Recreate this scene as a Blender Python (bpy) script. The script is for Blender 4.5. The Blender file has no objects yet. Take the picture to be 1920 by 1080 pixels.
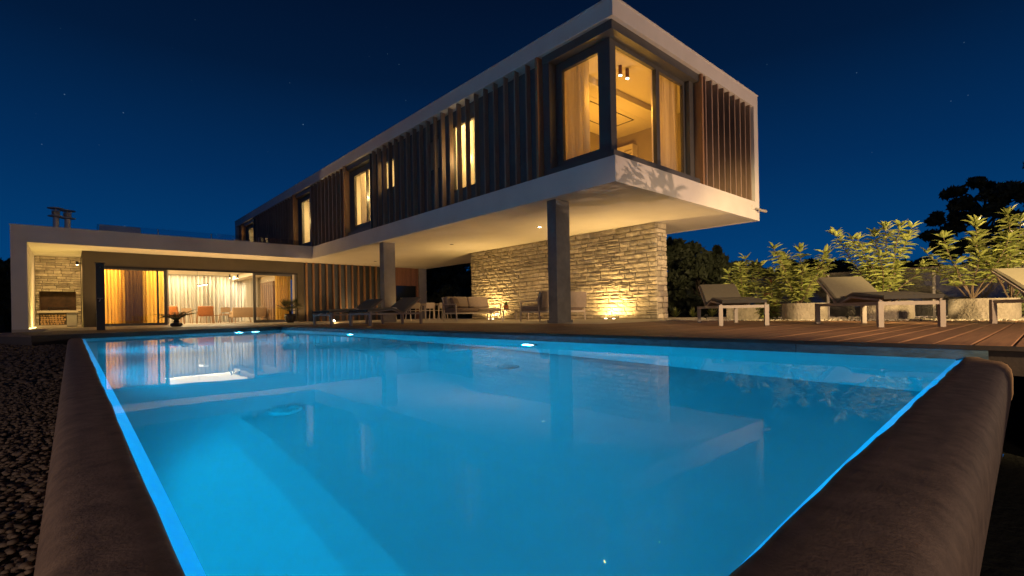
import bpy, bmesh, math, random
import numpy as np
from mathutils import Matrix, Vector
random.seed(7); np.random.seed(7)
R = math.radians
S = bpy.context.scene
COL = S.collection

# ------------------------------------------------------------------ camera
EYE = 0.273
cam_d = bpy.data.cameras.new("camera"); cam = bpy.data.objects.new("camera", cam_d); COL.objects.link(cam)
phi, roll = 0.7341, 0.0183
fwd = Vector((math.sin(phi), math.cos(phi), 0)); rgt = Vector((math.cos(phi), -math.sin(phi), 0)); up = Vector((0, 0, 1))
cx = rgt*math.cos(roll) - up*math.sin(roll); cy = rgt*math.sin(roll) + up*math.cos(roll); cz = -fwd
cam.matrix_world = Matrix(((cx.x, cy.x, cz.x, 0), (cx.y, cy.y, cz.y, 0), (cx.z, cy.z, cz.z, EYE), (0, 0, 0, 1)))
cam_d.sensor_width = 36; cam_d.lens = 918.7272/1920*36; cam_d.shift_y = 46.132/1920
cam_d.clip_start = 0.02; cam_d.clip_end = 2000
S.camera = cam

# ------------------------------------------------------------------ world: deep blue night sky with a few stars
W = bpy.data.worlds.new("World"); S.world = W; W.use_nodes = True
nt = W.node_tree; nt.nodes.clear()
def N(nt, t, **k):
    n = nt.nodes.new(t)
    for a, b in k.items(): setattr(n, a, b)
    return n
tc = N(nt, 'ShaderNodeTexCoord'); sep = N(nt, 'ShaderNodeSeparateXYZ'); nt.links.new(tc.outputs['Generated'], sep.inputs[0])
rp = N(nt, 'ShaderNodeValToRGB'); cr = rp.color_ramp
cr.elements[0].position = 0.0; cr.elements[0].color = (0.0006, 0.046, 0.158, 1)
cr.elements[1].position = 0.85; cr.elements[1].color = (0.0006, 0.0025, 0.010, 1)
for p, c in ((0.10, (0.0006, 0.039, 0.142, 1)), (0.25, (0.0006, 0.022, 0.088, 1)), (0.42, (0.0006, 0.009, 0.036, 1)), (0.6, (0.0006, 0.0035, 0.015, 1))):
    e = cr.elements.new(p); e.color = c
nt.links.new(sep.outputs[2], rp.inputs[0])
vo = N(nt, 'ShaderNodeTexVoronoi'); vo.inputs['Scale'].default_value = 45; nt.links.new(tc.outputs['Generated'], vo.inputs['Vector'])
lt = N(nt, 'ShaderNodeMapRange'); lt.inputs[1].default_value = 0.0; lt.inputs[2].default_value = 0.05; lt.inputs[3].default_value = 1; lt.inputs[4].default_value = 0
nt.links.new(vo.outputs['Distance'], lt.inputs[0])
sx = N(nt, 'ShaderNodeSeparateColor'); nt.links.new(vo.outputs['Color'], sx.inputs[0])
pw = N(nt, 'ShaderNodeMath', operation='POWER'); nt.links.new(sx.outputs[0], pw.inputs[0]); pw.inputs[1].default_value = 5
mu = N(nt, 'ShaderNodeMath', operation='MULTIPLY'); nt.links.new(pw.outputs[0], mu.inputs[0]); nt.links.new(lt.outputs[0], mu.inputs[1])
sc_ = N(nt, 'ShaderNodeVectorMath', operation='SCALE'); sc_.inputs[0].default_value = (0.12, 0.22, 0.3); nt.links.new(mu.outputs[0], sc_.inputs['Scale'])
ad = N(nt, 'ShaderNodeVectorMath', operation='ADD'); nt.links.new(rp.outputs[0], ad.inputs[0]); nt.links.new(sc_.outputs[0], ad.inputs[1])
bg = N(nt, 'ShaderNodeBackground'); bg.inputs[1].default_value = 1.0; nt.links.new(ad.outputs[0], bg.inputs[0])
wo = N(nt, 'ShaderNodeOutputWorld'); nt.links.new(bg.outputs[0], wo.inputs[0])

# ------------------------------------------------------------------ render / exposure
S.view_settings.view_transform = 'Standard'; S.view_settings.look = 'None'
S.view_settings.exposure = 0.22; S.view_settings.gamma = 1; S.view_settings.use_curve_mapping = False
S.render.engine = 'CYCLES'
c = S.cycles
c.use_denoising = True; c.max_bounces = 9; c.diffuse_bounces = 5; c.glossy_bounces = 4; c.transmission_bounces = 6; c.transparent_max_bounces = 16
c.caustics_refractive = True; c.caustics_reflective = False; c.sample_clamp_indirect = 4; c.blur_glossy = 0.5
c.use_light_tree = True

# ------------------------------------------------------------------ lights
WARM = (1.0, 0.60, 0.23); AMBER = (1.0, 0.47, 0.055); WIN = (1.0, .66, .25); SOFT = (1.0, 0.80, 0.46); BLUE = (0.0, 0.53, 1.0); YEL = (1.0, 0.62, 0.20)
def lamp(kind, loc, power, color, aim=None, size=0.05, angle=90, blend=0.6, sy=None, spread=None):
    d = bpy.data.lights.new("light", kind); d.energy = power; d.color = color
    o = bpy.data.objects.new("light", d); COL.objects.link(o); o.location = loc
    if kind == 'AREA':
        d.shape = 'RECTANGLE' if sy else 'DISK'; d.size = size
        if sy: d.size_y = sy
        if spread: d.spread = R(spread)
    else: d.shadow_soft_size = size
    if kind == 'SPOT': d.spot_size = R(angle); d.spot_blend = blend
    if aim is not None:
        o.rotation_euler = (Vector(aim)-Vector(loc)).to_track_quat('-Z', 'Y').to_euler()
    return o
POOL_P = 55
# pool lamps: far wall (deck side), end wall, near wall (unseen, added for even glow)
POOL_LAMPS = [((4.44, 4.6, -0.75), (1, 1.2)), ((4.44, 10.0, -0.75), (1, 1.1)), ((3.75, 14.62, -0.75), (0, .7)), ((3.3, 14.45, -0.72), (0, .3)),
              ((0.20, 2.6, -0.75), (2, 0.75)), ((0.20, 6.0, -0.75), (2, .9)), ((0.22, 9.5, -0.75), (2, .8))]
for (p, (k, s)) in POOL_LAMPS:
    dv = {1: (-1, 0, -.12), 0: (0, -1, -.1), 2: (1, 0, -.12)}[k]
    q = Vector(p)+Vector(dv)*0.05
    lamp('AREA', q, POOL_P*s, BLUE, q+Vector(dv), size=0.16, spread=168)
# uplights at the foot of the stone wall (pairs)
for y in (15.95, 9.8):
    for dy in (-0.16, 0.16):
        lamp('SPOT', (13.02, y+dy, 0.05), 145, YEL, (13.40, y+dy*2.2, 1.2), size=0.03, angle=150, blend=0.6)
# soffit spots: one lit downlight, the others added to fill soffit and wash wall
for p, e in (((11.2, 11.0), 60), ((12.3, 13.2), 30), ((11.2, 15.84), 12), ((11.6, 21.5), 40), ((14.9, 8.3), 25)):
    lamp('SPOT', (p[0], p[1], 2.985), e*4, WARM, (p[0], p[1], 0), size=0.04, angle=110, blend=0.7)
# upward spots without fixtures, added to fill the soffit by slatted wall and overhang
for p, e in (((8.6, 24.9), 14), ((10.9, 24.9), 16), ((13.0, 24.6), 14), ((10.6, 20.5), 22), ((15.2, 12.0), 40), ((12.6, 8.0), 25), ((9.6, 16.5), 20), ((9.4, 12.2), 18)):
    lamp('SPOT', (p[0], p[1], 0.04), e*2.8, WARM, (p[0]+.15, p[1]+.1, 3), size=0.04, angle=125, blend=0.9)
# pavilion: upward spots on the porch floor, niche strip and wall spot
for x in (1.6, 4.4, 7.2): lamp('SPOT', (x, 24.5, 0.05), 150, WARM, (x, 24.4, 3), size=0.04, angle=140, blend=0.9)
lamp('AREA', (-0.99, 25.9, 0.06), 150, (1, .66, .16), (-0.85, 25.9, 3), size=0.06, sy=4.0)
lamp('SPOT', (0.24, 25.75, 2.44), 230, WARM, (-0.35, 28.2, 1.0), size=0.03, angle=120, blend=0.8)
# pavilion living room
lamp('AREA', (4.0, 32.3, 2.72), 210, SOFT, (4.0, 32.5, 0), size=7.2, sy=.16)  # hidden strip added at the ceiling to brighten the back curtain
lamp('AREA', (2.0, 26.7, 2.72), 260, YEL, (2.0, 26.0, 0), size=2.6, sy=.5)
lamp('AREA', (3.9, 29.4, 2.74), 330, SOFT, (3.9, 29.4, 0), size=6.2, sy=6.6)
for x in (6.75, 7.15): lamp('SPOT', (x, 31.3, 2.5), 120, (1, .86, .66), (x+.25, 32.6, 1.7), size=0.03, angle=60, blend=.6)
# upper rooms
for x, y in ((10.3, 7.21), (10.57, 7.19)): lamp('SPOT', (x, y, 6.13), 40, AMBER, (x, y, 3), size=0.03, angle=120)
lamp('AREA', (11.6, 8.8, 3.9), 66, AMBER, (11.6, 8.8, 9), size=1.6, sy=1.6)
lamp('POINT', (12.6, 8.6, 4.9), 20, AMBER, size=.15)
for y, e in ((12.4, 34), (16.5, 14), (18.7, 40), (25.0, 40), (34.6, 50)):
    lamp('POINT', (9.0, y-.55, 5.0), e*.7, WIN, size=.04)  # points added between curtain and pane to light the fins
    lamp('AREA', (10.1, y, 6.10), e*3.0, WIN, (9.2, y, 5.0), size=.7, sy=1.0)
lamp('POINT', (9.05, 7.0, 5.3), 14, AMBER, size=.04); lamp('POINT', (10.86, 6.68, 5.3), 14, AMBER, size=.03)  # hidden points added at the corner glass to light the wide fins
# garden: spots in the pebble bed under the shrubs, floodlight off to the right
for (x, y, e, ax, ay) in ((11.35, 5.6, 10, 12.2, 4.6), (11.35, 2.75, 16, 12.2, 2.9), (11.25, 1.35, 10, 12.2, 1.3)):
    lamp('SPOT', (x, y, 0.16), e, (1, .70, .30), (ax, ay, 1.0), size=0.03, angle=130, blend=.7)
lamp('SPOT', (5.5, -4.5, 2.2), 6000, (1, .68, .27), (12.2, 2.4, 1.1), size=0.10, angle=36, blend=.6)
lamp('SPOT', (1.5, -5.0, 1.9), 4500, (1, .66, .34), (8.8, 2.2, .2), size=0.12, angle=44, blend=.8)  # unseen spot added to brighten the loungers and deck
lamp('SPOT', (14.6, -1.5, 0.18), 1700, (1.0, .60, .36), (11.9, 6.15, 4.6), size=0.015, angle=80, blend=.5)
# warm fill points out of view, added to lift gravel, coping and facades
lamp('POINT', (-6.5, 15.5, 1.3), 110, (1.0, .62, .32), size=.2)
lamp('POINT', (-3.0, -2.2, .7), 110, (1.0, .70, .46), size=.2)
lamp('POINT', (-6, -4.0, 1.1), 330, (1.0, .72, .50), size=0.25)
lamp('POINT', (15, -9, 1.6), 1000, (1.0, .70, .44), size=0.25)

# ------------------------------------------------------------------ material helper
MATS = {}
def mat(name, c1, c2=None, scale=3.0, rough=0.6, bump=0.0, bscale=30.0, metal=0.0, stretch=(1, 1, 1), rand=0.0, spec=0.5, emit=None, estr=0.0,
        trans=0.0, detail=6, coat=0.0, bdist=0.01, sheen=0):
    m = bpy.data.materials.new(name); m.use_nodes = True; nt = m.node_tree; nt.nodes.clear()
    out = N(nt, 'ShaderNodeOutputMaterial'); b = N(nt, 'ShaderNodeBsdfPrincipled')
    b.inputs['Roughness'].default_value = rough; b.inputs['Metallic'].default_value = metal
    b.inputs['Specular IOR Level'].default_value = spec; b.inputs['Coat Weight'].default_value = coat
    b.inputs['Sheen Weight'].default_value = sheen
    g = N(nt, 'ShaderNodeNewGeometry'); mp = N(nt, 'ShaderNodeMapping'); mp.inputs['Scale'].default_value = stretch
    nt.links.new(g.outputs['Position'], mp.inputs[0])
    c2 = c2 or tuple(x*0.8 for x in c1)
    nz = N(nt, 'ShaderNodeTexNoise'); nz.inputs['Scale'].default_value = scale; nz.inputs['Detail'].default_value = detail; nz.inputs['Roughness'].default_value = .62
    nt.links.new(mp.outputs[0], nz.inputs['Vector'])
    rr = N(nt, 'ShaderNodeValToRGB'); rr.color_ramp.elements[0].position = .3; rr.color_ramp.elements[1].position = .7
    rr.color_ramp.elements[0].color = (*c2, 1); rr.color_ramp.elements[1].color = (*c1, 1)
    nt.links.new(nz.outputs['Fac'], rr.inputs[0]); colr = rr.outputs[0]
    if rand:
        oi = N(nt, 'ShaderNodeObjectInfo'); mr = N(nt, 'ShaderNodeMapRange'); mr.inputs[3].default_value = 1-rand; mr.inputs[4].default_value = 1+rand
        nt.links.new(oi.outputs['Random'], mr.inputs[0])
        vm = N(nt, 'ShaderNodeVectorMath', operation='SCALE'); nt.links.new(colr, vm.inputs[0]); nt.links.new(mr.outputs[0], vm.inputs['Scale']); colr = vm.outputs[0]
    nt.links.new(colr, b.inputs['Base Color'])
    if bump:
        n2 = N(nt, 'ShaderNodeTexNoise'); n2.inputs['Scale'].default_value = bscale; n2.inputs['Detail'].default_value = 5
        nt.links.new(mp.outputs[0], n2.inputs['Vector'])
        bp = N(nt, 'ShaderNodeBump'); bp.inputs['Strength'].default_value = bump; bp.inputs['Distance'].default_value = bdist
        nt.links.new(n2.outputs['Fac'], bp.inputs['Height']); nt.links.new(bp.outputs[0], b.inputs['Normal'])
    if emit: b.inputs['Emission Color'].default_value = (*emit, 1); b.inputs['Emission Strength'].default_value = estr
    sh = b.outputs[0]
    if trans:
        tl = N(nt, 'ShaderNodeBsdfTranslucent'); nt.links.new(colr, tl.inputs[0]); mx = N(nt, 'ShaderNodeMixShader'); mx.inputs[0].default_value = trans
        nt.links.new(sh, mx.inputs[1]); nt.links.new(tl.outputs[0], mx.inputs[2]); sh = mx.outputs[0]
    nt.links.new(sh, out.inputs[0]); MATS[name] = m
    return m
def glass(name, tint=(1, 1, 1), refl=1.0, rough=0.0):
    m = bpy.data.materials.new(name); m.use_nodes = True; nt = m.node_tree; nt.nodes.clear()
    out = N(nt, 'ShaderNodeOutputMaterial'); t = N(nt, 'ShaderNodeBsdfTransparent'); t.inputs[0].default_value = (*tint, 1)
    g = N(nt, 'ShaderNodeBsdfGlossy'); g.inputs['Roughness'].default_value = rough; fr = N(nt, 'ShaderNodeLayerWeight'); fr.inputs[0].default_value = .5
    pp = N(nt, 'ShaderNodeMath', operation='POWER'); pp.inputs[1].default_value = 5; nt.links.new(fr.outputs['Facing'], pp.inputs[0])
    mm = N(nt, 'ShaderNodeMath', operation='MULTIPLY_ADD'); mm.inputs[1].default_value = .9*refl; mm.inputs[2].default_value = .04*refl; nt.links.new(pp.outputs[0], mm.inputs[0])
    mx = N(nt, 'ShaderNodeMixShader'); nt.links.new(mm.outputs[0], mx.inputs[0]); nt.links.new(t.outputs[0], mx.inputs[1]); nt.links.new(g.outputs[0], mx.inputs[2])
    nt.links.new(mx.outputs[0], out.inputs[0]); MATS[name] = m
    return m
def emis(name, col, st):
    m = bpy.data.materials.new(name); m.use_nodes = True; nt = m.node_tree; nt.nodes.clear()
    out = N(nt, 'ShaderNodeOutputMaterial'); e = N(nt, 'ShaderNodeEmission'); e.inputs[0].default_value = (*col, 1); e.inputs[1].default_value = st
    nt.links.new(e.outputs[0], out.inputs[0]); MATS[name] = m
    return m
render_w = mat('white_render', (.72, .70, .68), (.64, .62, .60), 1.3, .85, .25, 160, bdist=.003)
soffit_m = mat('soffit_render', (.74, .70, .62), (.66, .62, .54), .9, .85, .15, 90, bdist=.004)
taupe = mat('taupe_render', (.115, .095, .07), (.095, .08, .06), 1.5, .9, .25, 120, bdist=.004)
colgrey = mat('column_grey', (.30, .28, .27), (.22, .21, .20), 2.2, .75, .2, 60, bdist=.003)
coldark = mat('column_dark', (.15, .15, .155), (.10, .10, .105), 5, .65, .2, 40, bdist=.003)
anth = mat('anthracite', (.10, .12, .14), (.075, .09, .105), 2, .55, .1, 60)
frame_m = mat('window_frame_dark', (.10, .10, .10), (.08, .08, .08), 3, .42, .05, 60)
fin_m = mat('timber_fin', (.34, .235, .17), (.21, .145, .11), 5, .55, .25, 60, stretch=(6, 6, .5), rand=.18)
fin_l = mat('timber_slat_lit_fin', (.36, .21, .11), (.26, .14, .07), 5, .55, .25, 60, stretch=(6, 6, .5), rand=.12)  # slat timber; on the wide fins its orange stands for window light
timber_m = mat('timber_cladding', (.30, .14, .07), (.20, .09, .05), 4, .55, .2, 50, stretch=(8, 8, .6), rand=.15)
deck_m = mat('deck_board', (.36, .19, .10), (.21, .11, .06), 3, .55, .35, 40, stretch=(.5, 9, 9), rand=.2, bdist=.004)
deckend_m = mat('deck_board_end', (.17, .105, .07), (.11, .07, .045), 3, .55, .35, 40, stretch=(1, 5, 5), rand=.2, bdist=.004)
fascia_dk = mat('deck_fascia', (.03, .022, .018), (.02, .015, .012), 6, .6, .2, 40)
tile_m = mat('terrace_tile', (.52, .47, .39), (.44, .39, .32), 2.5, .45, .12, 50, rand=.06)
joint_m = mat('joint_mortar', (.20, .18, .15), None, 8, .9)
stone_m = mat('wall_stone', (.47, .42, .33), (.26, .225, .17), 5, .9, .9, 22, rand=.30, bdist=.03)
mortar_m = mat('wall_mortar', (.13, .105, .08), (.08, .065, .05), 8, .95, .5, 40)
coping_m = mat('coping_stone', (.40, .265, .175), (.19, .125, .085), 18, .75, .5, 150, bdist=.004, detail=14)
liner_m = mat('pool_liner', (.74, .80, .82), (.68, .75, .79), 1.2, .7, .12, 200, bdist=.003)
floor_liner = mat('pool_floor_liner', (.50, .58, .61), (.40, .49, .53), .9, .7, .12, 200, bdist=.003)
ledge_m = mat('glowing_ledge', (.80, .85, .88), None, 4, .6, emit=(0, .33, 1.0), estr=.5)  # not a lamp: blue emission put on the submerged ledge to brighten it
ptile_m = mat('waterline_tile', (.10, .16, .20), (.05, .08, .11), 9, .25, .3, 30, stretch=(1, 1, 4), rand=.1)
steel_m = mat('brushed_steel', (.60, .55, .50), (.48, .44, .40), 4, .42, 0, metal=.55)
steel_d = mat('cooler_steel', (.30, .28, .24), None, 4, .4, 0, metal=.6)
black_m = mat('black_metal', (.012, .012, .014), None, 4, .45)
alu_m = mat('lounger_frame_metal', (.33, .28, .25), (.28, .24, .21), 4, .45, 0)
sling_m = mat('lounger_fabric', (.21, .19, .14), (.17, .155, .115), 30, .85, .3, 300, bdist=.002)
piping_m = mat('mattress_side', (.045, .042, .04), None, 30, .85)
towel_m = mat('towel_cotton', (.74, .70, .64), (.64, .60, .54), 20, .95, .6, 150, bdist=.006, sheen=.4)
cushion_m = mat('sofa_cushion', (.36, .30, .24), (.30, .25, .20), 8, .9, .35, 200, bdist=.003, sheen=.2)
cushion_d = mat('sofa_seat_cushion', (.22, .17, .14), (.17, .13, .11), 8, .9, .35, 200, bdist=.003)
cream_m = mat('cream_metal', (.60, .54, .45), (.54, .48, .40), 4, .5)
terracotta = mat('terracotta', (.50, .18, .08), (.42, .15, .07), 8, .8, .2, 60)
potdk = mat('dark_pot', (.05, .042, .038), (.035, .03, .028), 8, .45, .2, 40)
planter_m = mat('concrete_planter', (.32, .28, .24), (.20, .175, .15), 7, .9, 1.0, 26, bdist=.03)
pebble_l = mat('cream_pebble', (.55, .50, .42), (.36, .32, .27), 14, .85, .2, 60)
pebble_d = mat('brown_gravel', (.27, .20, .155), (.08, .06, .046), 22, .85, .2, 60, detail=3)
soil_m = mat('dark_soil', (.035, .028, .022), (.02, .016, .013), 6, .95, .6, 30, bdist=.03)
ground_m = mat('ground_grass', (.022, .026, .012), (.012, .015, .008), .8, .95, .6, 20, bdist=.05)
leaf_m = mat('laurel_leaf', (.40, .42, .13), (.20, .26, .07), 9, .34, 0, rand=.25, trans=.25)
leaf_r = mat('russet_leaf', (.26, .12, .05), (.17, .09, .04), 9, .45, 0, rand=.25, trans=.25)
stem_m = mat('shrub_stem', (.13, .09, .06), None, 20, .85)
tree_m = mat('night_tree_leaf', (.06, .075, .04), (.03, .042, .022), 1.5, .7, 0, trans=.15)
bark_m = mat('tree_bark', (.05, .038, .03), None, 9, .9, .6, 20, bdist=.03)
palm_m = mat('palm_leaf', (.055, .085, .03), (.035, .055, .02), 9, .5, 0, trans=.15)
palm_y = mat('palm_leaf_pale', (.20, .19, .07), (.12, .13, .05), 9, .5, 0, trans=.2)
curt_g = mat('gold_curtain', (.80, .58, .16), (.70, .48, .11), 2, .9, 0, trans=.45, stretch=(4, 4, .2))
curt_w = mat('sheer_curtain', (.72, .68, .58), (.34, .30, .26), 1.1, .9, 0, trans=.3, stretch=(6, 1, .1))
curt_u = mat('yellow_lit_curtain', (.80, .72, .55), (.70, .62, .46), 2, .9, 0, trans=.6, stretch=(4, 4, .2))
inner_w = mat('interior_plaster', (.70, .64, .52), (.66, .60, .48), 1, .9)
inner_f = mat('interior_floor', (.52, .43, .32), (.44, .36, .27), 2, .35)
door_m = mat('interior_timber', (.20, .115, .06), (.14, .08, .04), 3, .5, stretch=(5, 5, .5))
wall_grey = mat('interior_grey_wall', (.36, .30, .20), (.33, .28, .19), 2, .9)
orange_m = mat('orange_leather', (.36, .145, .055), (.28, .11, .045), 6, .5, .15, 80)
sofa_int = mat('beige_wool', (.42, .30, .20), (.36, .26, .17), 12, .9, .3, 200, bdist=.002)
wood_l = mat('oak_wood', (.34, .21, .12), (.26, .16, .09), 6, .5)
logend = mat('log_end', (.62, .42, .22), (.46, .28, .13), 22, .9, rand=.1)
logbark = mat('log_bark', (.12, .07, .04), None, 12, .9)
soot_m = mat('fire_brick', (.10, .055, .03), (.04, .025, .018), 4, .9, .3, 30)
bwall_m = mat('garden_wall', (.055, .047, .04), (.03, .026, .022), 2.5, .95, .8, 9, bdist=.05)
pane_m = glass('clear_pane'); pane_b = glass('balustrade_pane', (.84, .87, .90), 1.6); mirror_dark = mat('dark_door_glass', (.02, .025, .03), None, 2, .08)
led_y = emis('led_yellow', (1, .78, .25), 6); led_w = emis('lamp_warm', (1, .82, .52), 18); led_b = emis('pool_lamp_lens', (.7, .95, 1.0), 18); led_p = emis('pendant_glow', (1, .86, .66), 7)
# water
def water():
    m = bpy.data.materials.new('pool_water'); m.use_nodes = True; nt = m.node_tree; nt.nodes.clear()
    out = N(nt, 'ShaderNodeOutputMaterial'); b = N(nt, 'ShaderNodeBsdfRefraction'); b.inputs['IOR'].default_value = 1.33; b.inputs['Roughness'].default_value = 0.01
    b.inputs[0].default_value = (.96, .99, 1, 1)
    gl = N(nt, 'ShaderNodeBsdfGlossy'); gl.inputs['Roughness'].default_value = .015
    fr = N(nt, 'ShaderNodeFresnel'); fr.inputs[0].default_value = 1.33; fm_ = N(nt, 'ShaderNodeMath', operation='POWER'); fm_.inputs[1].default_value = 2.1; nt.links.new(fr.outputs[0], fm_.inputs[0])
    ms = N(nt, 'ShaderNodeMixShader'); nt.links.new(fm_.outputs[0], ms.inputs[0]); nt.links.new(b.outputs[0], ms.inputs[1]); nt.links.new(gl.outputs[0], ms.inputs[2])
    g = N(nt, 'ShaderNodeNewGeometry'); nz = N(nt, 'ShaderNodeTexNoise'); nz.inputs['Scale'].default_value = 1.6; nz.inputs['Detail'].default_value = 2
    nt.links.new(g.outputs['Position'], nz.inputs['Vector'])
    bp = N(nt, 'ShaderNodeBump'); bp.inputs['Strength'].default_value = .05; bp.inputs['Distance'].default_value = .02
    nt.links.new(nz.outputs['Fac'], bp.inputs['Height']); nt.links.new(bp.outputs[0], b.inputs['Normal']); nt.links.new(bp.outputs[0], gl.inputs['Normal'])
    nt.links.new(ms.outputs[0], out.inputs[0]); return m
water_m = water()

# ------------------------------------------------------------------ mesh helpers
WP = {}                                                   # origin of every object in its thing's frame
class MB:
    def __init__(s): s.v = []; s.f = []
    def add(s, vs, fs):
        n = len(s.v); s.v += [tuple(v) for v in vs]; s.f += [tuple(i+n for i in f) for f in fs]; return s
    def box(s, x0, x1, y0, y1, z0, z1):
        return s.add([(x0, y0, z0), (x1, y0, z0), (x1, y1, z0), (x0, y1, z0), (x0, y0, z1), (x1, y0, z1), (x1, y1, z1), (x0, y1, z1)],
                     [(0, 3, 2, 1), (4, 5, 6, 7), (0, 1, 5, 4), (1, 2, 6, 5), (2, 3, 7, 6), (3, 0, 4, 7)])
    def rbox(s, x0, x1, y0, y1, z0, z1, r=.02, seg=2, M=None):
        bm = bmesh.new(); bmesh.ops.create_cube(bm, size=1)
        for v in bm.verts: v.co = Vector(((x0+x1)/2+v.co.x*(x1-x0), (y0+y1)/2+v.co.y*(y1-y0), (z0+z1)/2+v.co.z*(z1-z0)))
        bmesh.ops.bevel(bm, geom=bm.edges[:], offset=min(r, .49*min(x1-x0, y1-y0, z1-z0)), segments=seg, profile=.5, affect='EDGES')
        if M is not None: bmesh.ops.transform(bm, matrix=M, verts=bm.verts)
        bm.verts.index_update(); s.add([v.co for v in bm.verts], [[v.index for v in f.verts] for f in bm.faces]); bm.free(); return s
    def tube(s, pts, r, n=8, cap=True):
        pts = [Vector(p) for p in pts]; rs = r if isinstance(r, (list, tuple)) else [r]*len(pts); V = []
        for i, p in enumerate(pts):
            d = (pts[min(i+1, len(pts)-1)]-pts[max(i-1, 0)]).normalized()
            a = d.cross(Vector((0, 0, 1)) if abs(d.z) < .95 else Vector((1, 0, 0))).normalized(); b = d.cross(a)
            V += [p+(a*math.cos(2*math.pi*k/n)+b*math.sin(2*math.pi*k/n))*rs[i] for k in range(n)]
        F = [(i*n+k, i*n+(k+1) % n, (i+1)*n+(k+1) % n, (i+1)*n+k) for i in range(len(pts)-1) for k in range(n)]
        if cap: F += [tuple(range(n-1, -1, -1)), tuple((len(pts)-1)*n+k for k in range(n))]
        return s.add(V, F)
    def bar(s, p, q, w, h):                                  # rectangular bar
        p = Vector(p); q = Vector(q); d = (q-p).normalized(); a = d.cross(Vector((0, 0, 1)) if abs(d.z) < .95 else Vector((0, 1, 0))).normalized(); b = a.cross(d)
        V = [e+a*sa*w/2+b*sb*h/2 for e in (p, q) for sa, sb in ((-1, -1), (1, -1), (1, 1), (-1, 1))]
        return s.add(V, [(0, 1, 2, 3), (7, 6, 5, 4), (0, 4, 5, 1), (1, 5, 6, 2), (2, 6, 7, 3), (3, 7, 4, 0)])
    def lathe(s, c, prof, n=24):
        V = [(c[0]+r*math.cos(2*math.pi*k/n), c[1]+r*math.sin(2*math.pi*k/n), c[2]+z) for r, z in prof for k in range(n)]
        F = [(i*n+k, i*n+(k+1) % n, (i+1)*n+(k+1) % n, (i+1)*n+k) for i in range(len(prof)-1) for k in range(n)]
        F += [tuple(range(n-1, -1, -1)), tuple((len(prof)-1)*n+k for k in range(n))]
        return s.add(V, F)
    def build(s, name, m, parent=None, smooth=False, centre=True, kind=None, recalc=True):
        v = np.array(s.v, dtype=float).reshape(-1, 3); c = (v.min(0)+v.max(0))/2 if centre else np.zeros(3)
        if centre: c[2] = v[:, 2].min() if parent is None else c[2]
        me = bpy.data.meshes.new(name); me.from_pydata((v-c).tolist(), [], s.f); me.materials.append(m)
        if recalc:
            bm = bmesh.new(); bm.from_mesh(me); bmesh.ops.recalc_face_normals(bm, faces=bm.faces); bm.to_mesh(me); bm.free()
        if smooth:
            me.shade_smooth()
            try: me.set_sharp_from_angle(angle=R(40))
            except Exception: pass
        return link(name, me, c, parent, kind)
def link(name, me, c, parent=None, kind=None):
    o = bpy.data.objects.new(name, me); COL.objects.link(o); c = Vector(c); WP[o] = c
    if parent is not None: o.parent = parent; o.location = c-WP[parent]
    else: o.location = c
    if kind: o['kind'] = kind
    return o
def thing(name, label, cat, loc=(0, 0, 0), group=None):
    o = bpy.data.objects.new(name, None); COL.objects.link(o); o.empty_display_size = .2; o.location = loc; WP[o] = Vector(loc)
    o['label'] = label; o['category'] = cat
    if group: o['group'] = group
    return o
def tag(o, label, cat, group=None):
    o['label'] = label; o['category'] = cat
    if group: o['group'] = group
    return o
def copy_tree(o, parent=None):
    c = o.copy(); COL.objects.link(c); c.parent = parent; WP[c] = WP[o]
    for ch in list(o.children): copy_tree(ch, c)
    return c
def bx(name, m, x0, x1, y0, y1, z0, z1, parent=None, kind=None, r=0):
    b = MB()
    if r: b.rbox(x0, x1, y0, y1, z0, z1, r)
    else: b.box(x0, x1, y0, y1, z0, z1)
    return b.build(name, m, parent, kind=kind)

# ================================================================== SETTING
def quad(name, m, pts, kind='structure'):
    b = MB(); b.add(pts, [tuple(range(len(pts)))]); return b.build(name, m, None, centre=False, kind=kind, recalc=False)
# ground with a hole for the pool: ring of quads, low everywhere
gb = MB()
xs = [-600, -40, -8, -0.04, 4.7, 12, 60, 600]; ys = [-600, -40, 0.245, 15.4, 60, 600]
for i in range(len(xs)-1):
    for j in range(len(ys)-1):
        if xs[i] == -0.04 and ys[j] == 0.245: continue
        gb.add([(xs[i], ys[j], -.75), (xs[i+1], ys[j], -.75), (xs[i+1], ys[j+1], -.75), (xs[i], ys[j+1], -.75)], [(0, 1, 2, 3)])
gb.build('ground', ground_m, None, centre=False, kind='structure', recalc=False)

# ---- pool
A = np.array((.115, .29)); B = np.array((4.505, .42)); Cc = np.array((4.505, 15.0)); D = np.array((.18, 13.45))
WZ, FZ = -.102, -1.70
pool = thing('swimming_pool', 'long rectangular swimming pool glowing blue from underwater lamps', 'pool', (2.3, 7, -.1))
led = .040
Ai, Bi, Ci, Di = A+(led, led), B+(-.004, led), Cc+(-.004, -.004), D+(led, -.004)
b = MB()
q = [Ai, Bi, Ci, Di]
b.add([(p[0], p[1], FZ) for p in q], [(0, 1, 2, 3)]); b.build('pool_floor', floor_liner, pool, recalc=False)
for i in range(4):
    p, r_ = q[i], q[(i+1) % 4]; b = MB(); zt = (WZ-.10 if i in (0, 3) else WZ+.0)
    nn = 12
    b.add([(p[0], p[1], FZ), (r_[0], r_[1], FZ), (r_[0], r_[1], zt), (p[0], p[1], zt)], [(3, 2, 1, 0)]); b.build('pool_wall', liner_m, pool, recalc=False)
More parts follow.
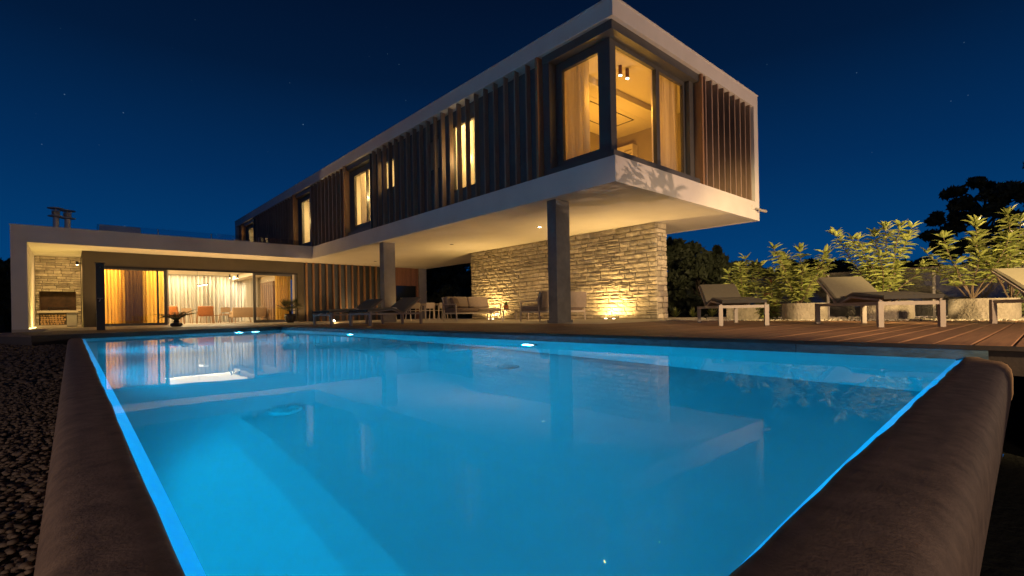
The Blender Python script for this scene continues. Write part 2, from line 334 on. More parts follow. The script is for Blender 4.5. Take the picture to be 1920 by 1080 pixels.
# submerged bevel between coping and wall (near two sides), given a blue glow of its own
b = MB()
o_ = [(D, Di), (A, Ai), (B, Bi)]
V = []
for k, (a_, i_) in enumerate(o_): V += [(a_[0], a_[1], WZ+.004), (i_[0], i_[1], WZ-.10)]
b.add(V, [(0, 1, 3, 2), (2, 3, 5, 4)]); b.build('glowing_ledge', ledge_m, pool, recalc=False)
# coping
def offs(pin, pout, t): return pin+(pout-pin)*t
Ao = np.array((-.055, .075)); Bo = np.array((4.62, .19)); Do = np.array((-.045, 13.45))
prof = [(0, WZ+.004), (0.01, WZ+.012), (.06, WZ+.019), (.3, WZ+.021), (.6, WZ+.019), (.78, WZ+.012), (.90, WZ-.006), (.97, WZ-.035), (1.0, WZ-.08), (.995, WZ-.19), (.96, WZ-.235), (.86, WZ-.25), (.62, WZ-.252), (.60, -1.8)]
def coping(name, P, Q, Po, Qo, n, endcap):
    b = MB(); V = []; wig = random.Random(3)
    for i in range(n+1):
        t = i/n; a_ = P+(Q-P)*t; o2 = Po+(Qo-Po)*t
        w = .0022*math.sin(i*1.9)+.003*math.sin(i*.61+1) if 0 < i < n else 0
        for (u, z) in prof:
            uu = u
            d = (a_-o2)/np.linalg.norm(a_-o2)
            p = offs(a_, o2, uu)+d*(w if u < .5 else 0)
            zz = z
            if endcap and i >= n-3 :                        # rounded end
                k = (i-(n-3))/3; zz = z-(.03*k*k if u > .5 else 0)
            V.append((p[0], p[1], zz))
    m_ = len(prof)
    b.add(V, [(i*m_+k, i*m_+k+1, (i+1)*m_+k+1, (i+1)*m_+k) for i in range(n) for k in range(m_-1)])
    for e in (0, n): b.add([V[e*m_+k] for k in range(m_)]+[(V[e*m_][0], V[e*m_][1], -1.8)], [tuple(range(m_+1))])
    return b.build(name, coping_m, pool, smooth=True)
bx('pool_outer_wall', soil_m, -.02, 4.60, .245, .27, -1.9, -.36, pool)
coping('coping', A, D, Ao, Do, 60, False); coping('coping', A, B, Ao, Bo, 40, True)
# waterline tiles on deck side and end side
wt = 4.508
for k in range(13):
    y0_, y1_ = .30+k*1.16, .30+(k+1)*1.16-.006
    bx('waterline_tile', ptile_m, wt, wt+.03, y0_, min(y1_, 15.0), WZ-.012, -.030, pool)
dirE = (Cc-D)/np.linalg.norm(Cc-D); nE = np.array((-dirE[1], dirE[0]))
def eq(u, v): p = D+dirE*u+nE*v; return (p[0], p[1])
LE = np.linalg.norm(Cc-D)
def eprism(name, m, u0, u1, v0, v1, z0, z1, parent, kind=None):
    P = [eq(u0, v0), eq(u1, v0), eq(u1, v1), eq(u0, v1)]
    b = MB(); b.add([(*p, z) for z in (z0, z1) for p in P], [(3, 2, 1, 0), (4, 5, 6, 7), (0, 1, 5, 4), (1, 2, 6, 5), (2, 3, 7, 6), (3, 0, 4, 7)])
    return b.build(name, m, parent, kind=kind)
for k in range(4):
    eprism('waterline_tile', ptile_m, k*LE/4, (k+1)*LE/4-.006, .004, .034, WZ-.012, -.13+.10, pool)
# water surface
b = MB(); nx, ny = 1, 1
b.add([(A[0]-.004, A[1]-.004, WZ), (B[0]+.002, B[1]-.004, WZ), (Cc[0]+.002, Cc[1]+.002, WZ), (D[0]-.004, D[1]+.002, WZ)], [(0, 1, 2, 3)])
b.build('water', water_m, None, centre=False, kind='structure', recalc=False)
# pool lamps fixtures
names_l = ['submerged white pool lamp under the deck edge in front of the dark column',
           'submerged white pool lamp under the deck edge in front of the left pair of loungers', 'submerged pool lamp in the end wall, closer to the deck-side corner', 'submerged pool lamp in the end wall, second from the deck-side corner',
           'unseen pool lamp added low in the near long wall, closest to the camera corner', 'unseen pool lamp added midway along the near long wall', 'unseen pool lamp added near the far end of the near long wall']
for (p, (k, s)), nm in zip(POOL_LAMPS, names_l):
    t = thing('pool_light', nm, 'pool light', p, 'underwater lamps of the pool'); ax = {1: (-1, 0), 0: (0, -1), 2: (1, 0)}[k]
    if k != 2:
        b = MB(); b.tube([(p[0], p[1], p[2]), (p[0]+ax[0]*.02, p[1]+ax[1]*.02, p[2])], .15, 24); b.build('rim', steel_m, t, smooth=True)
        b = MB(); b.tube([(p[0]+ax[0]*.021, p[1]+ax[1]*.021, p[2]), (p[0]+ax[0]*.03, p[1]+ax[1]*.03, p[2])], .10, 24); b.build('lens', led_b, t)
    else:
        b = MB(); b.tube([(p[0]-.03, p[1], p[2]), (p[0]-.002, p[1], p[2])], .12, 20); b.build('rim', steel_m, t)
for (x, y, l) in ((1.15, 3.75, 'round textured drain cover on the pool floor, nearest the camera'), (3.45, 3.9, 'second round drain cover on the pool floor, below the deck-side wall')):
    b = MB(); b.lathe((x, y, FZ+.002), [(.12, 0), (.12, .03), (.10, .05)], 24)
    for k in range(10):
        a_ = k*math.pi/5; b.tube([(x+.03*math.cos(a_), y+.03*math.sin(a_), FZ+.052), (x+.09*math.cos(a_), y+.09*math.sin(a_), FZ+.052)], .008, 6)
    tag(b.build('drain_cover', mat('drain_plastic', (.42, .50, .54)) if 'drain_plastic' not in MATS else MATS['drain_plastic'], None, smooth=True), l, 'drain cover', 'drain covers on the pool floor')

# ---- deck (boards are parts)
deck = thing('timber_deck', 'brown timber deck of long boards between pool edge and terrace', 'deck', (8, 4, -.04))
def board_mesh(name, L, w, h, m):
    b = MB(); b.rbox(-L/2, L/2, -w/2, w/2, -h, 0, .006, 1); me = bpy.data.meshes.new(name); me.from_pydata(b.v, [], b.f); me.materials.append(m); return me
pitch = .195
bmA = board_mesh('board', 11.1-4.53, pitch-.012, .03, deck_m); bmB = board_mesh('board', 8.28-4.53, pitch-.012, .03, deck_m)
y = -2.45; 
while y < 15.4:
    if y < 6.6-pitch/2: link('board', bmA, ((11.1+4.53)/2, y, random.uniform(-.0015, .0015)), deck)
    else: link('board', bmB, ((8.28+4.53)/2, y, random.uniform(-.0015, .0015)), deck)
    y += pitch
bx('deck_frame', fascia_dk, 4.57, 11.08, -2.5, 15.4, -.20, -.036, deck)
bx('deck_edge', fascia_dk, 4.50, 4.528, -2.5, 15.2, -.034, -.004, deck)
bx('deck_skirt', fascia_dk, 4.64, 4.70, -2.5, .07, -.76, -.034, deck)
bx('deck_support', fascia_dk, 4.545, 4.57, .3, 15.2, -1.7, -.20, deck)
# end platform
plat = thing('timber_platform', 'dark-edged timber platform across the far end of the pool', 'deck', (2, 14.5, -.04))
for k in range(22):
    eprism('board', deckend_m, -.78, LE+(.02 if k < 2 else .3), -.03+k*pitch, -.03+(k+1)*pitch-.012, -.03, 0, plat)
eprism('platform_fascia', fascia_dk, -.76, LE+.02, .035, 4.2, -.55, -.034, plat)
eprism('platform_fascia', fascia_dk, -.80, LE+.02, -.06, -.034, -.13, -.003, plat)
# terrace slab and tiles
terr = link('terrace', None, (8, 16, -.06)); terr['kind'] = 'structure'
def rect_tiles(x0, x1, y0, y1, s):
    me = board_mesh('tile', s-.006, s-.006, .02, tile_m); n = 0
    nx = int(round((x1-x0)/s)); ny = int(round((y1-y0)/s))
    for i in range(nx):
        for j in range(ny): link('tile', me, (x0+(i+.5)*s, y0+(j+.5)*s, -.004), terr); n += 1
rect_tiles(8.3, 8.3+9*.9, 6.6, 6.6+21*.9, .9)
rect_tiles(-.55, 8.3-.02, 17.2, 17.2+9*.9, 8.83/10)
bx('terrace_base', joint_m, -.56, 16.4, 18.6, 23.5, -.5, -.012, terr); bx('terrace_base', tile_m, -1.45, 16.4, 23.501, 28.5, -.5, .002, terr); bx('terrace_base', joint_m, 8.29, 16.4, 6.6, 18.6, -.5, -.012, terr); bx('terrace_base', joint_m, -.56, 8.29, 17.2, 18.6, -.5, -.014, terr)
# kerb between the terrace and gravel at left; rising gravel bed
def gz(x, y): return -.30+.17*min(max((y-5)/15, 0), 1)
b = MB(); n = 24
V = [(x, -6+34*j/n, gz(x, -6+34*j/n)-.02) for j in range(n+1) for x in (-30, -.03)]
b.add(V, [(2*j, 2*j+1, 2*j+3, 2*j+2) for j in range(n)]); b.build('gravel_bed', soil_m, None, centre=False, kind='structure', recalc=False)
ico = bmesh.new(); bmesh.ops.create_icosphere(ico, subdivisions=1, radius=1); iv = np.array([v.co[:] for v in ico.verts]); ifc = np.array([[v.index for v in f.verts] for f in ico.faces]); ico.free()
def pebbles(name, m, pts, size, flat=.55, label=None):
    n = len(pts); a_ = np.random.uniform(0, 2*np.pi, n); s = np.random.uniform(.6, 1.35, n)*size
    sc = np.stack([s*np.random.uniform(.8, 1.5, n), s*np.random.uniform(.7, 1.1, n), s*flat*np.random.uniform(.7, 1.2, n)], 1)
    V = iv[None]*sc[:, None, :]*(1+np.random.uniform(-.16, .16, (n, len(iv), 1)))
    tl = np.random.uniform(-.35, .35, n); z2 = V[..., 2]+V[..., 0]*np.tan(tl)[:, None]
    c_, s_ = np.cos(a_)[:, None], np.sin(a_)[:, None]
    V = np.stack([V[..., 0]*c_-V[..., 1]*s_, V[..., 0]*s_+V[..., 1]*c_, z2], -1)+pts[:, None, :]
    F = (ifc[None]+(np.arange(n)*len(iv))[:, None, None]).reshape(-1, 3); V = V.reshape(-1, 3)
    me = bpy.data.meshes.new(name); me.vertices.add(len(V)); me.vertices.foreach_set('co', V.ravel()); me.loops.add(F.size); me.loops.foreach_set('vertex_index', F.ravel())
    me.polygons.add(len(F)); me.polygons.foreach_set('loop_start', np.arange(0, F.size, 3)); me.polygons.foreach_set('loop_total', np.full(len(F), 3)); me.update(); me.validate(); me.materials.append(m)
    me.shade_smooth()
    o = bpy.data.objects.new(name, me); COL.objects.link(o); o['kind'] = 'stuff'
    if label: tag(o, label, 'gravel')
    return o
def scatter(n, x0, x1, y0, y1, zf):
    x = np.random.uniform(x0, x1, n); y = np.random.uniform(y0, y1, n); return np.stack([x, y, [zf(a, b2) for a, b2 in zip(x, y)]], 1)
P1 = scatter(52000, -2.6, -.05, -.4, 6, lambda x, y: gz(x, y)+random.uniform(-.012, .012)); P2 = scatter(22000, -7, -.05, 6, 17.3, lambda x, y: gz(x, y)+random.uniform(-.015, .015))
pebbles('gravel', pebble_d, P1, .0105, label='loose brown gravel beside the near pool coping'); pebbles('gravel', pebble_d, P2, .022, label='loose brown gravel running up to the white pavilion')
P4 = scatter(7000, -9, -.6, 17, 23.5, lambda x, y: gz(x, y)+random.uniform(-.02, .02)); pebbles('gravel', pebble_d, P4, .04, label='loose brown gravel at the foot of the pavilion end wall')
bx('pebble_bed', soil_m, 11.1, 16.4, -6, 6.58, -.3, -.03, None, kind='structure')
P3 = scatter(15000, 11.12, 14.6, -2.5, 6.55, lambda x, y: random.uniform(-.025, .0)+.012); pebbles('pebbles', pebble_l, P3, .028, .6, label='cream pebbles round the concrete planters behind the deck')

# ================================================================== HOUSE
X0, X1, Y0, Y1, ZS, ZL, ZF, ZR = 8.55, 16.04, 6.152, 37.86, 3.0, 3.553, 6.50, 6.883
YP, XL, YW = 23.52, -1.459, 25.4
villa = thing('villa', 'modern white villa with cantilevered timber-finned upper storey and low pavilion', 'house', (8.5, 20, 0))
bx('floor_slab', soffit_m, X0+.012, X1-.012, Y0+.012, Y1-.012, ZS, ZL-.1, villa)
# slab edges (fascia bands) proud of the slab
b = MB(); b.box(X0, X0+.14, Y0, YP-.003, ZS-.006, ZL); b.build('lower_fascia', render_w, villa)
b = MB(); b.box(X0, X0+.14, YP+.003, Y1, ZS+.3, ZL); b.build('lower_fascia', render_w, villa)
b = MB(); b.box(X0+.143, X1, Y0, Y0+.14, ZS-.006, ZL); b.build('lower_fascia', render_w, villa)
b = MB(); b.box(X1-.14, X1, Y0+.143, Y1, ZS-.006, ZL); b.build('lower_fascia', render_w, villa)
b = MB(); b.box(X0, X1, Y0, Y1, ZF, ZR); b.build('roof', render_w, villa)
b = MB(); b.box(X0-.02, X1+.02, Y0-.02, Y1+.02, ZR+.001, ZR+.03); b.build('roof_edge_trim', render_w, villa)
bx('floor_deck', anth, X0+.14, X1-.14, Y0+.14, Y1-.14, ZL-.1, ZL-.004, villa)
bx('end_wall', render_w, X1-.30, X1, Y0, Y1, ZL+.001, ZF-.001, villa)
bx('end_wall', render_w, X0, X1-.31, Y1-.35, Y1, ZL+.001, ZF-.001, villa)
# recessed dark walls with window openings
RX, RY = X0+.33, Y0+.33
def holes_wall(axis, const, th, a0, a1, z0, z1, holes, m, name='recessed_wall'):
    holes = sorted(holes); cur = a0
    def bb(u0, u1, w0, w1):
        if u1-u0 < 1e-3 or w1-w0 < 1e-3: return
        if axis == 'x': bx(name, m, const, const+th, u0, u1, w0, w1, villa)
        else: bx(name, m, u0, u1, const, const+th, w0, w1, villa)
    for (h0, h1, b0, b1) in holes:
        bb(cur, h0, z0, z1); bb(h0, h1, z0, b0); bb(h0, h1, b1, z1); cur = h1
    bb(cur, a1, z0, z1)
WINS = [(11.2, 12.45, 4.0, 6.08), (13.1, 14.0, 4.9, 6.03), (16.0, 16.95, 4.9, 6.05), (17.75, 19.55, 3.93, 6.13), (24.0, 25.75, 3.9, 6.15), (33.9, 35.75, 3.9, 6.15)]
holes_wall('x', RX, .12, 8.35, Y1-.36, ZL+.001, ZF-.001, WINS, anth)
holes_wall('y', RY, .12, 12.46, X1-.31, ZL+.001, ZF-.001, [], mat('shade_dark_backing', (.022, .016, .013), None, 3, .8))  # backing darkened to stand for shade between the deep front fins
def window(label_frame, axis, const, a0, a1, z0, z1, mull=(), fw=.07, d=.1, sill=True):
    """frame sits around a0..a1 x z0..z1, const is the outer face, going inwards by d"""
    def B_(mb, u0, u1, w0, w1, c0, c1):
        if axis == 'x': mb.box(c0, c1, u0, u1, w0, w1)
        else: mb.box(u0, u1, c0, c1, w0, w1)
    mb = MB(); B_(mb, a0, a1, z0, z0+fw, const, const+d); B_(mb, a0, a1, z1-fw, z1, const, const+d)
    B_(mb, a0, a0+fw, z0+fw, z1-fw, const, const+d); B_(mb, a1-fw, a1, z0+fw, z1-fw, const, const+d)
    for u in mull: B_(mb, u-.035, u+.035, z0+fw, z1-fw, const, const+d)
    w = mb.build('window', frame_m, villa)
    cuts = [a0+fw]+[v for u in mull for v in (u-.035, u+.035)]+[a1-fw]
    for i in range(0, len(cuts), 2):
        pb = MB(); B_(pb, cuts[i]+.001, cuts[i+1]-.001, z0+fw+.001, z1-fw-.001, const+d*.5, const+d*.5+.012); pb.build('pane', pane_m, w)
    return w
for (a0, a1, z0, z1) in WINS: window('', 'x', RX-.02, a0+.002, a1-.002, z0+.002, z1-.002, mull=((a0+a1)/2-.3,) if a1-a0 > 1.5 else ())
# projecting dark reveals round the three large windows
for (a0, a1) in ((17.58, 19.72), (23.85, 25.95), (33.7, 36.0)):
    b = MB(); b.box(X0+.10, RX-.022, a0, a1, 6.30, ZF-.003); b.box(X0+.10, RX-.022, a0, a0+.05, ZL+.003, 6.298); b.box(X0+.10, RX-.022, a0+.052, a1-.001, ZL+.003, 3.72)
    b.build('window_reveal', frame_m, villa)
# corner window: sill, head, corner post, side frames, panes
cz0, cz1 = 3.72, 6.30
fx0, fy0 = X0+.34, Y0+.34
b = MB(); b.box(X0+.10, X0+.46, Y0+.10, 8.33, 6.30, ZF-.003); b.box(X0+.461, 12.45, Y0+.10, Y0+.46, 6.30, ZF-.003)
b.build('window_head', frame_m, villa)
b = MB(); b.box(X0+.10, X0+.46, Y0+.10, 8.33, ZL+.003, 3.72); b.box(X0+.461, 12.45, Y0+.10, Y0+.46, ZL+.003, 3.72)
b.build('window_sill', frame_m, villa)
bx('corner_post', frame_m, fx0, fx0+.14, fy0, fy0+.14, 3.721, 6.299, villa)
bx('window_jamb', frame_m, X0+.12, X0+.46, 8.12, 8.33, 3.721, 6.299, villa)
bx('window_jamb', frame_m, 12.2, 12.45, Y0+.24, Y0+.46, 3.721, 6.299, villa)
window('', 'x', fx0+.02, fy0+.142, 8.118, 3.722, 6.298, fw=.20, d=.09)
window('', 'y', fy0+.02, fx0+.142, 12.198, 3.722, 6.298, mull=(), fw=.1, d=.09)
bx('mullion', frame_m, 10.78, 10.93, fy0+.015, fy0+.12, 3.83, 6.19, villa)
# fins
fm = bpy.data.meshes.new('fin'); mb = MB(); mb.rbox(-.072, .072, -.026, .026, 0, ZF-ZL-.012, .004, 1); fm.from_pydata(mb.v, [], mb.f); fm.materials.append(fin_m)
fm2 = bpy.data.meshes.new('fin'); mb = MB(); mb.rbox(-.026, .026, -.125, .125, 0, ZF-ZL-.012, .004, 1); fm2.from_pydata(mb.v, [], mb.f); fm2.materials.append(fin_m)
FY = [8.42+.4213*k for k in range(22)]+[19.8+.43*k for k in range(10)]+[26.06+.43*k for k in range(17)]+[36.15, 36.6, 37.0]
fmw = bpy.data.meshes.new('fin'); mb = MB(); mb.rbox(-.13, .13, -.04, .04, 0, ZF-ZL-.012, .004, 1); fmw.from_pydata(mb.v, [], mb.f); fmw.materials.append(fin_l)
for y in FY: link('fin', fmw if min(abs(y-w) for w in (8.42, 19.8, 26.06, 36.15)) < .01 else fm, (X0+.105, y, ZL+.005), villa)
for k in range(9): link('fin', fm2, (12.70+.355*k, Y0+.155, ZL+.005), villa)
wide = bpy.data.meshes.new('fin'); mb = MB(); mb.rbox(-.04, .04, -.14, .14, 0, ZF-ZL-.012, .004, 1); wide.from_pydata(mb.v, [], mb.f); wide.materials.append(fin_l)
link('fin', wide, (12.50, Y0+.16, ZL+.005), villa)
# upper interior: room shells
def room(x0, x1, y0, y1, z0, z1, mw=inner_w, open_side=None, nm='room'):
    t = .06
    if 'f' != open_side: bx(nm+'_floor', inner_f, x0, x1, y0, y1, z0-t, z0, villa)
    bx(nm+'_ceiling', mw, x0, x1, y0, y1, z1, z1+t, villa)
room(9.1, 15.7, 6.65, 37.4, 3.62, 6.40)
bx('partition', wall_grey, 14.2, 14.3, 6.7, 37.4, 3.63, 6.39, villa)
for y, mm in ((10.30, wall_grey), (13.0-.25, inner_w), (14.6, inner_w), (17.4, inner_w), (20.4, inner_w), (26.6, inner_w), (32.4, inner_w)):
    bx('partition', mm, 9.12, 14.19, y, y+.1, 3.63, 6.39, villa)
bx('ceiling_beam', inner_w, 9.2, 14.19, 8.05, 8.55, 6.24, 6.398, villa)
bx('lowered_ceiling', inner_w, 9.9, 14.19, 8.56, 10.29, 6.24, 6.398, villa)
mb = MB(); z = 6.232; gx0, gx1, gy0, gy1 = 10.3, 13.2, 8.75, 9.7
for (a, b2, c2, d2) in ((gx0, gx1, gy0, gy0+.035), (gx0, gx1, gy1-.035, gy1), (gx1-.035, gx1, gy0+.036, gy1-.036)): mb.box(a, b2, c2, d2, z, 6.2395)
mb.build('ceiling_track', black_m, villa)
bx('wardrobe_front', inner_w, 9.6, 10.9, 10.2, 10.29, 3.63, 5.9, villa)
t = thing('tall_cabinet', 'tall cream louvred cabinet against the grey wall of the corner room', 'cabinet', (14.0, 9.8, 3.64))
bx('cabinet_body', inner_w, 13.9, 14.19, 9.3, 10.28, 3.64, 5.80, t)
for k in range(8): bx('louvre', wall_grey, 13.885, 13.899, 9.34, 9.62, 4.75+k*.12, 4.79+k*.12, t)
for i, (x, y, l) in enumerate(((10.3, 7.21, 'bronze cylinder ceiling spot nearer the corner post'), (10.57, 7.19, 'bronze cylinder ceiling spot beside the first, further from the post'))):
    t = thing('ceiling_spot', l, 'spotlight', (x, y, 6.12), 'cylinder spots on the corner room ceiling'); x += 0
    b = MB(); b.lathe((x, y, 6.16), [(.045, 0), (.045, .235)], 16); b.build('housing', mat('bronze', (.16, .07, .04), None, 4, .4) if 'bronze' not in MATS else MATS['bronze'], t, smooth=True)
    b = MB(); b.lathe((x, y, 6.145), [(.038, 0), (.038, .013)], 16); b.build('lens', led_w, t)
# curtains
def curtain(label, m, p, q, z0, z1, amp=.05, folds=12, gather=0.0, group='curtains'):
    p = Vector(p); q = Vector(q); L = (q-p).length; d = (q-p)/L; nn = Vector((-d.y, d.x)); n = folds*8; rows = 7
    ph = random.uniform(0, 6); V = []
    for j in range(rows+1):
        t = j/rows
        for i in range(n+1):
            u = i/n; w = amp*math.sin(2*math.pi*folds*u+ph+.5*math.sin(3*t+u*9))*(1+.35*math.sin(u*17+t*2))+.3*amp*math.sin(2*math.pi*folds*2.3*u+2*t)
            s_ = u+gather*math.sin(math.pi*u)*(t-.5)*.1
            c_ = p+d*(L*s_)+nn*w; V.append((c_.x, c_.y, z0+(z1-z0)*t))
    mb = MB(); mb.add(V, [(j*(n+1)+i, j*(n+1)+i+1, (j+1)*(n+1)+i+1, (j+1)*(n+1)+i) for j in range(rows) for i in range(n)])
    o = mb.build('curtain', m, None, smooth=True, recalc=False); tag(o, label, 'curtain', group); return o
cg = 'curtains behind the upper windows'
curtain('yellow-lit curtain gathered at the left pane of the corner window', curt_u, (9.12, 7.30), (9.12, 8.05), 3.66, 6.36, .05, 7, group=cg)
curtain('yellow-lit curtain gathered at the right pane of the corner window', curt_u, (11.0, 6.76), (12.15, 6.76), 3.66, 6.36, .05, 8, group=cg)
curtain('narrow curtain behind the fins, first lit window left of the dark column', curt_u, (9.15, 11.3), (9.15, 12.4), 3.66, 6.3, .04, 6, group=cg)
curtain('parted curtain in the tall window above the white column', curt_u, (9.15, 18.35), (9.15, 19.5), 3.66, 6.3, .05, 8, group=cg)
curtain('gathered curtain in the tall window above the pavilion corner', curt_u, (9.15, 24.15), (9.15, 25.4), 3.66, 6.3, .05, 8, group=cg)
curtain('curtain in the farthest upper window, over the roof terrace', curt_u, (9.15, 34.1), (9.15, 35.5), 3.66, 6.3, .05, 8, group=cg)

# pavilion
bx('pavilion_roof', soffit_m, XL+.012, 8.535, YP+.012, 34, ZS, ZL-.05, villa)
bx('pavilion_fascia', render_w, XL, X0-.003, YP, YP+.16, ZS-.006, ZL, villa)
bx('pavilion_fascia', render_w, XL, XL+.16, YP+.163, 34, ZS-.006, ZL, villa)
bx('pavilion_coping', render_w, XL-.02, X0-.004, YP-.02, YP+.2, ZL+.001, ZL+.025, villa)
bx('pavilion_side_wall', render_w, XL, -1.06, YP+.0, 28.6, -.4, ZS-.008, villa)
bx('pavilion_back_wall', anth, XL, 8.5, 34, 34.1, -.4, ZL, villa)
for a, b2, c2, d2 in ((-1.06, .4, 1.602, ZS-.001), (-1.06, .4, 0, .648), (-1.06, -.982, .649, 1.601), (.252, .4, .649, 1.601)): bx('niche_back', mortar_m, a, b2, 28.42, 28.6, c2, d2, villa)
# taupe wall volume with openings
holes = [(.92, 6.52, 0.02, 2.42), (6.60, 8.50, 0.02, 2.42)]
cur = .38
def tw(u0, u1, w0, w1): bx('taupe_wall', taupe, u0, u1, YW, YW+.22, w0, w1, villa)
tw(.38, .92, 0, ZS-.001); tw(.921, 8.499, 2.42, ZS-.001); tw(8.5, 8.80, 0, ZS-.001)
bx('taupe_wall', taupe, .38, .58, YW+.221, 28.41, 0, ZS-.001, villa)
bx('steel_lintel', black_m, .95, 8.5, YW-.012, YW-.001, 2.36, 2.44, villa)
# glazing: left sliding leaf, open bay, right sliding leaf
def slider(a0, a1, y, fw=.10, mull=()):
    return window('', 'y', y, a0, a1, .02, 2.40, mull, fw, .07)
slider(.95, 3.10, YW+.03, .10, (2.78,)); slider(6.46, 8.45, YW+.03, .12, ())
bx('white_jamb', cream_m, 8.24, 8.34, YW+.0, YW+.028, .03, 2.37, villa)
bx('white_jamb', cream_m, 3.11, 3.15, YW+.02, YW+.1, .03, 2.37, villa)
bx('sill_track', steel_m, .95, 8.5, YW-.03, YW+.15, 0.002, .018, villa)
bx('room_floor', inner_f, .6, 8.7, YW+.16, 33.6, -.05, .01, villa); bx('room_ceiling', inner_w, .6, 8.7, YW+.23, 33.6, 2.76, 2.82, villa)
bx('room_wall', inner_w, .581, 8.7, 33.2, 33.3, .011, 2.759, villa); bx('room_wall', inner_w, 7.95, 8.05, YW+.9, 33.19, .011, 2.759, villa); bx('room_wall', inner_w, .582, .66, YW+.23, 33.19, .011, 2.759, villa)
bx('room_soffit', inner_w, 7.2, 7.94, YW+.24, 33.19, 2.5, 2.758, villa)
bx('inner_doorway', door_m, 7.86, 7.945, 27.2, 29.5, .012, 2.15, villa)
for k in range(6): bx('door_panel', wood_l, 7.845, 7.858, 27.25+k*.38, 27.25+k*.38+.1, .05, 2.1, villa)
pg = 'curtains of the pavilion living room'
curtain('golden curtain behind the left sliding door', curt_g, (.75, 25.95), (1.72, 25.95), .03, 2.72, .07, 8, group=pg)
curtain('golden curtain hanging to the right behind the left sliding door', curt_g, (2.32, 25.98), (3.05, 25.98), .03, 2.72, .06, 5, group=pg)
curtain('brown lining curtain half drawn between the two golden curtains', mat('brown_curtain', (.14, .085, .04), None, 2, .9, trans=.2), (1.6, 26.15), (2.45, 26.15), .03, 2.72, .05, 6, group=pg)
curtain('wide white sheer curtain along the back of the living room', curt_w, (.8, 32.9), (7.85, 32.9), .03, 2.70, .07, 36, group=pg)
curtain('sheer curtain on the side wall behind the right sliding door', curt_w, (7.75, 29.7), (7.75, 32.8), .03, 2.70, .05, 14, group=pg)
curtain('pale yellow curtain behind the right sliding door', curt_g, (7.55, 25.8), (8.3, 25.8), .03, 2.70, .05, 7, group=pg)
# slatted wall, timber bay, end pillar
bx('slat_backing', anth, 8.80, 13.0, YW+.10, YW+.2, 0, ZS-.001, villa)
sl = bpy.data.meshes.new('slat'); mb = MB(); mb.rbox(-.035, .035, -.08, .08, 0, ZS-.006, .004, 1); sl.from_pydata(mb.v, [], mb.f); sl.materials.append(fin_l)
for k in range(13): link('slat', sl, (8.93+.345*k, YW+.0, .003), villa)
bx('timber_wall', timber_m, 13.1, 14.0, YW+.08, YW+.18, 0, ZS-.001, villa)
for k in range(14): bx('cladding_board', timber_m, 14.0+k*.105, 14.0+k*.105+.098, YW+.05, YW+.1, 1.96, ZS-.002, villa)
bx('garage_door', mirror_dark, 14.0, 15.32, YW+.1, YW+.16, 0, 1.958, villa); bx('cladding_board', timber_m, 15.33, 15.46, YW+.02, YW+.12, 0, 1.958, villa)
bx('end_pillar', colgrey, 15.47, 15.98, YW-.05, YW+.5, 0, ZS-.001, villa)
bx('back_wall', taupe, 8.8, 15.9, YW+.6, YW+.7, 0, ZS-.002, villa)
# columns
CX1, CY1A, CY1B = 9.22, 8.03, 8.33
CX2, CY2A, CY2B = 9.21, 16.78, 17.10
bx('column', colgrey, 8.73, CX2, CY2A, CY2B, 0, ZS-.001, villa, r=.01)
b = MB(); b.rbox(8.73, CX1, CY1A, CY1B, 0, ZS-.001, .01); b.build('column', coldark, villa)
b = MB(); b.rbox(8.70, CX1+.03, CY1A-.03, CY1B+.03, 0.001, .075, .006); b.build('column_base', coldark, villa)

# roof flues
for (x, l, s) in ((-.38, 'left steel chimney flue with a flat rain cap on the pavilion roof', 1.0), (-.02, 'right steel chimney flue with a flat rain cap on the pavilion roof', .96)):
    t = thing('chimney_flue', l, 'chimney', (x, 28, ZL), 'pair of steel flues on the pavilion roof')
    b = MB(); b.lathe((x, 28, ZL-.05), [(.10, 0), (.10, 1.12*s)], 20); b.build('pipe', steel_m, t, smooth=True)
    b = MB(); b.lathe((x, 28, ZL+1.06*s), [(.10, 0), (.26, .03), (.26, .05), (.13, .10)], 20); b.build('storm_collar', steel_m, t, smooth=True)
    b = MB()
    for k in range(4): b.tube([(x+.12*math.cos(k*1.57), 28+.12*math.sin(k*1.57), ZL+1.12*s), (x+.12*math.cos(k*1.57), 28+.12*math.sin(k*1.57), ZL+1.44*s)], .012, 6)
    b.lathe((x, 28, ZL+1.15*s), [(.09, 0), (.135, .12), (.09, .2)], 16); b.build('cage', steel_m, t, smooth=True)
    b = MB(); b.lathe((x, 28, ZL+1.42*s), [(.27, 0), (.27, .025), (.06, .07)], 20); b.build('rain_cap', steel_m, t, smooth=True)
# roof terrace parapets
t = thing('roof_upstand', 'low rendered upstand at the left end of the roof terrace', 'parapet', (1, 27, ZL)); bx('upstand_wall', render_w, .95, 2.3, 26.2, 26.5, ZL-.06, 4.20, t); bx('upstand_wall', render_w, 2.301, 2.6, 26.2, 31, ZL-.06, 3.9, t)
t = thing('skylight', 'grey sloping skylight box on the roof terrace beside the upper storey', 'skylight', (6, 28, ZL))
b = MB(); b.add([(5.2, 28, ZL), (7.0, 28, ZL), (7.0, 30, ZL), (5.2, 30, ZL), (6.3, 28, 4.25), (7.0, 28, 4.25), (7.0, 30, 4.25), (6.3, 30, 4.25)], [(0, 3, 2, 1), (4, 5, 6, 7), (0, 1, 5, 4), (1, 2, 6, 5), (2, 3, 7, 6), (3, 0, 4, 7)]); b.build('skylight_box', render_w, t)
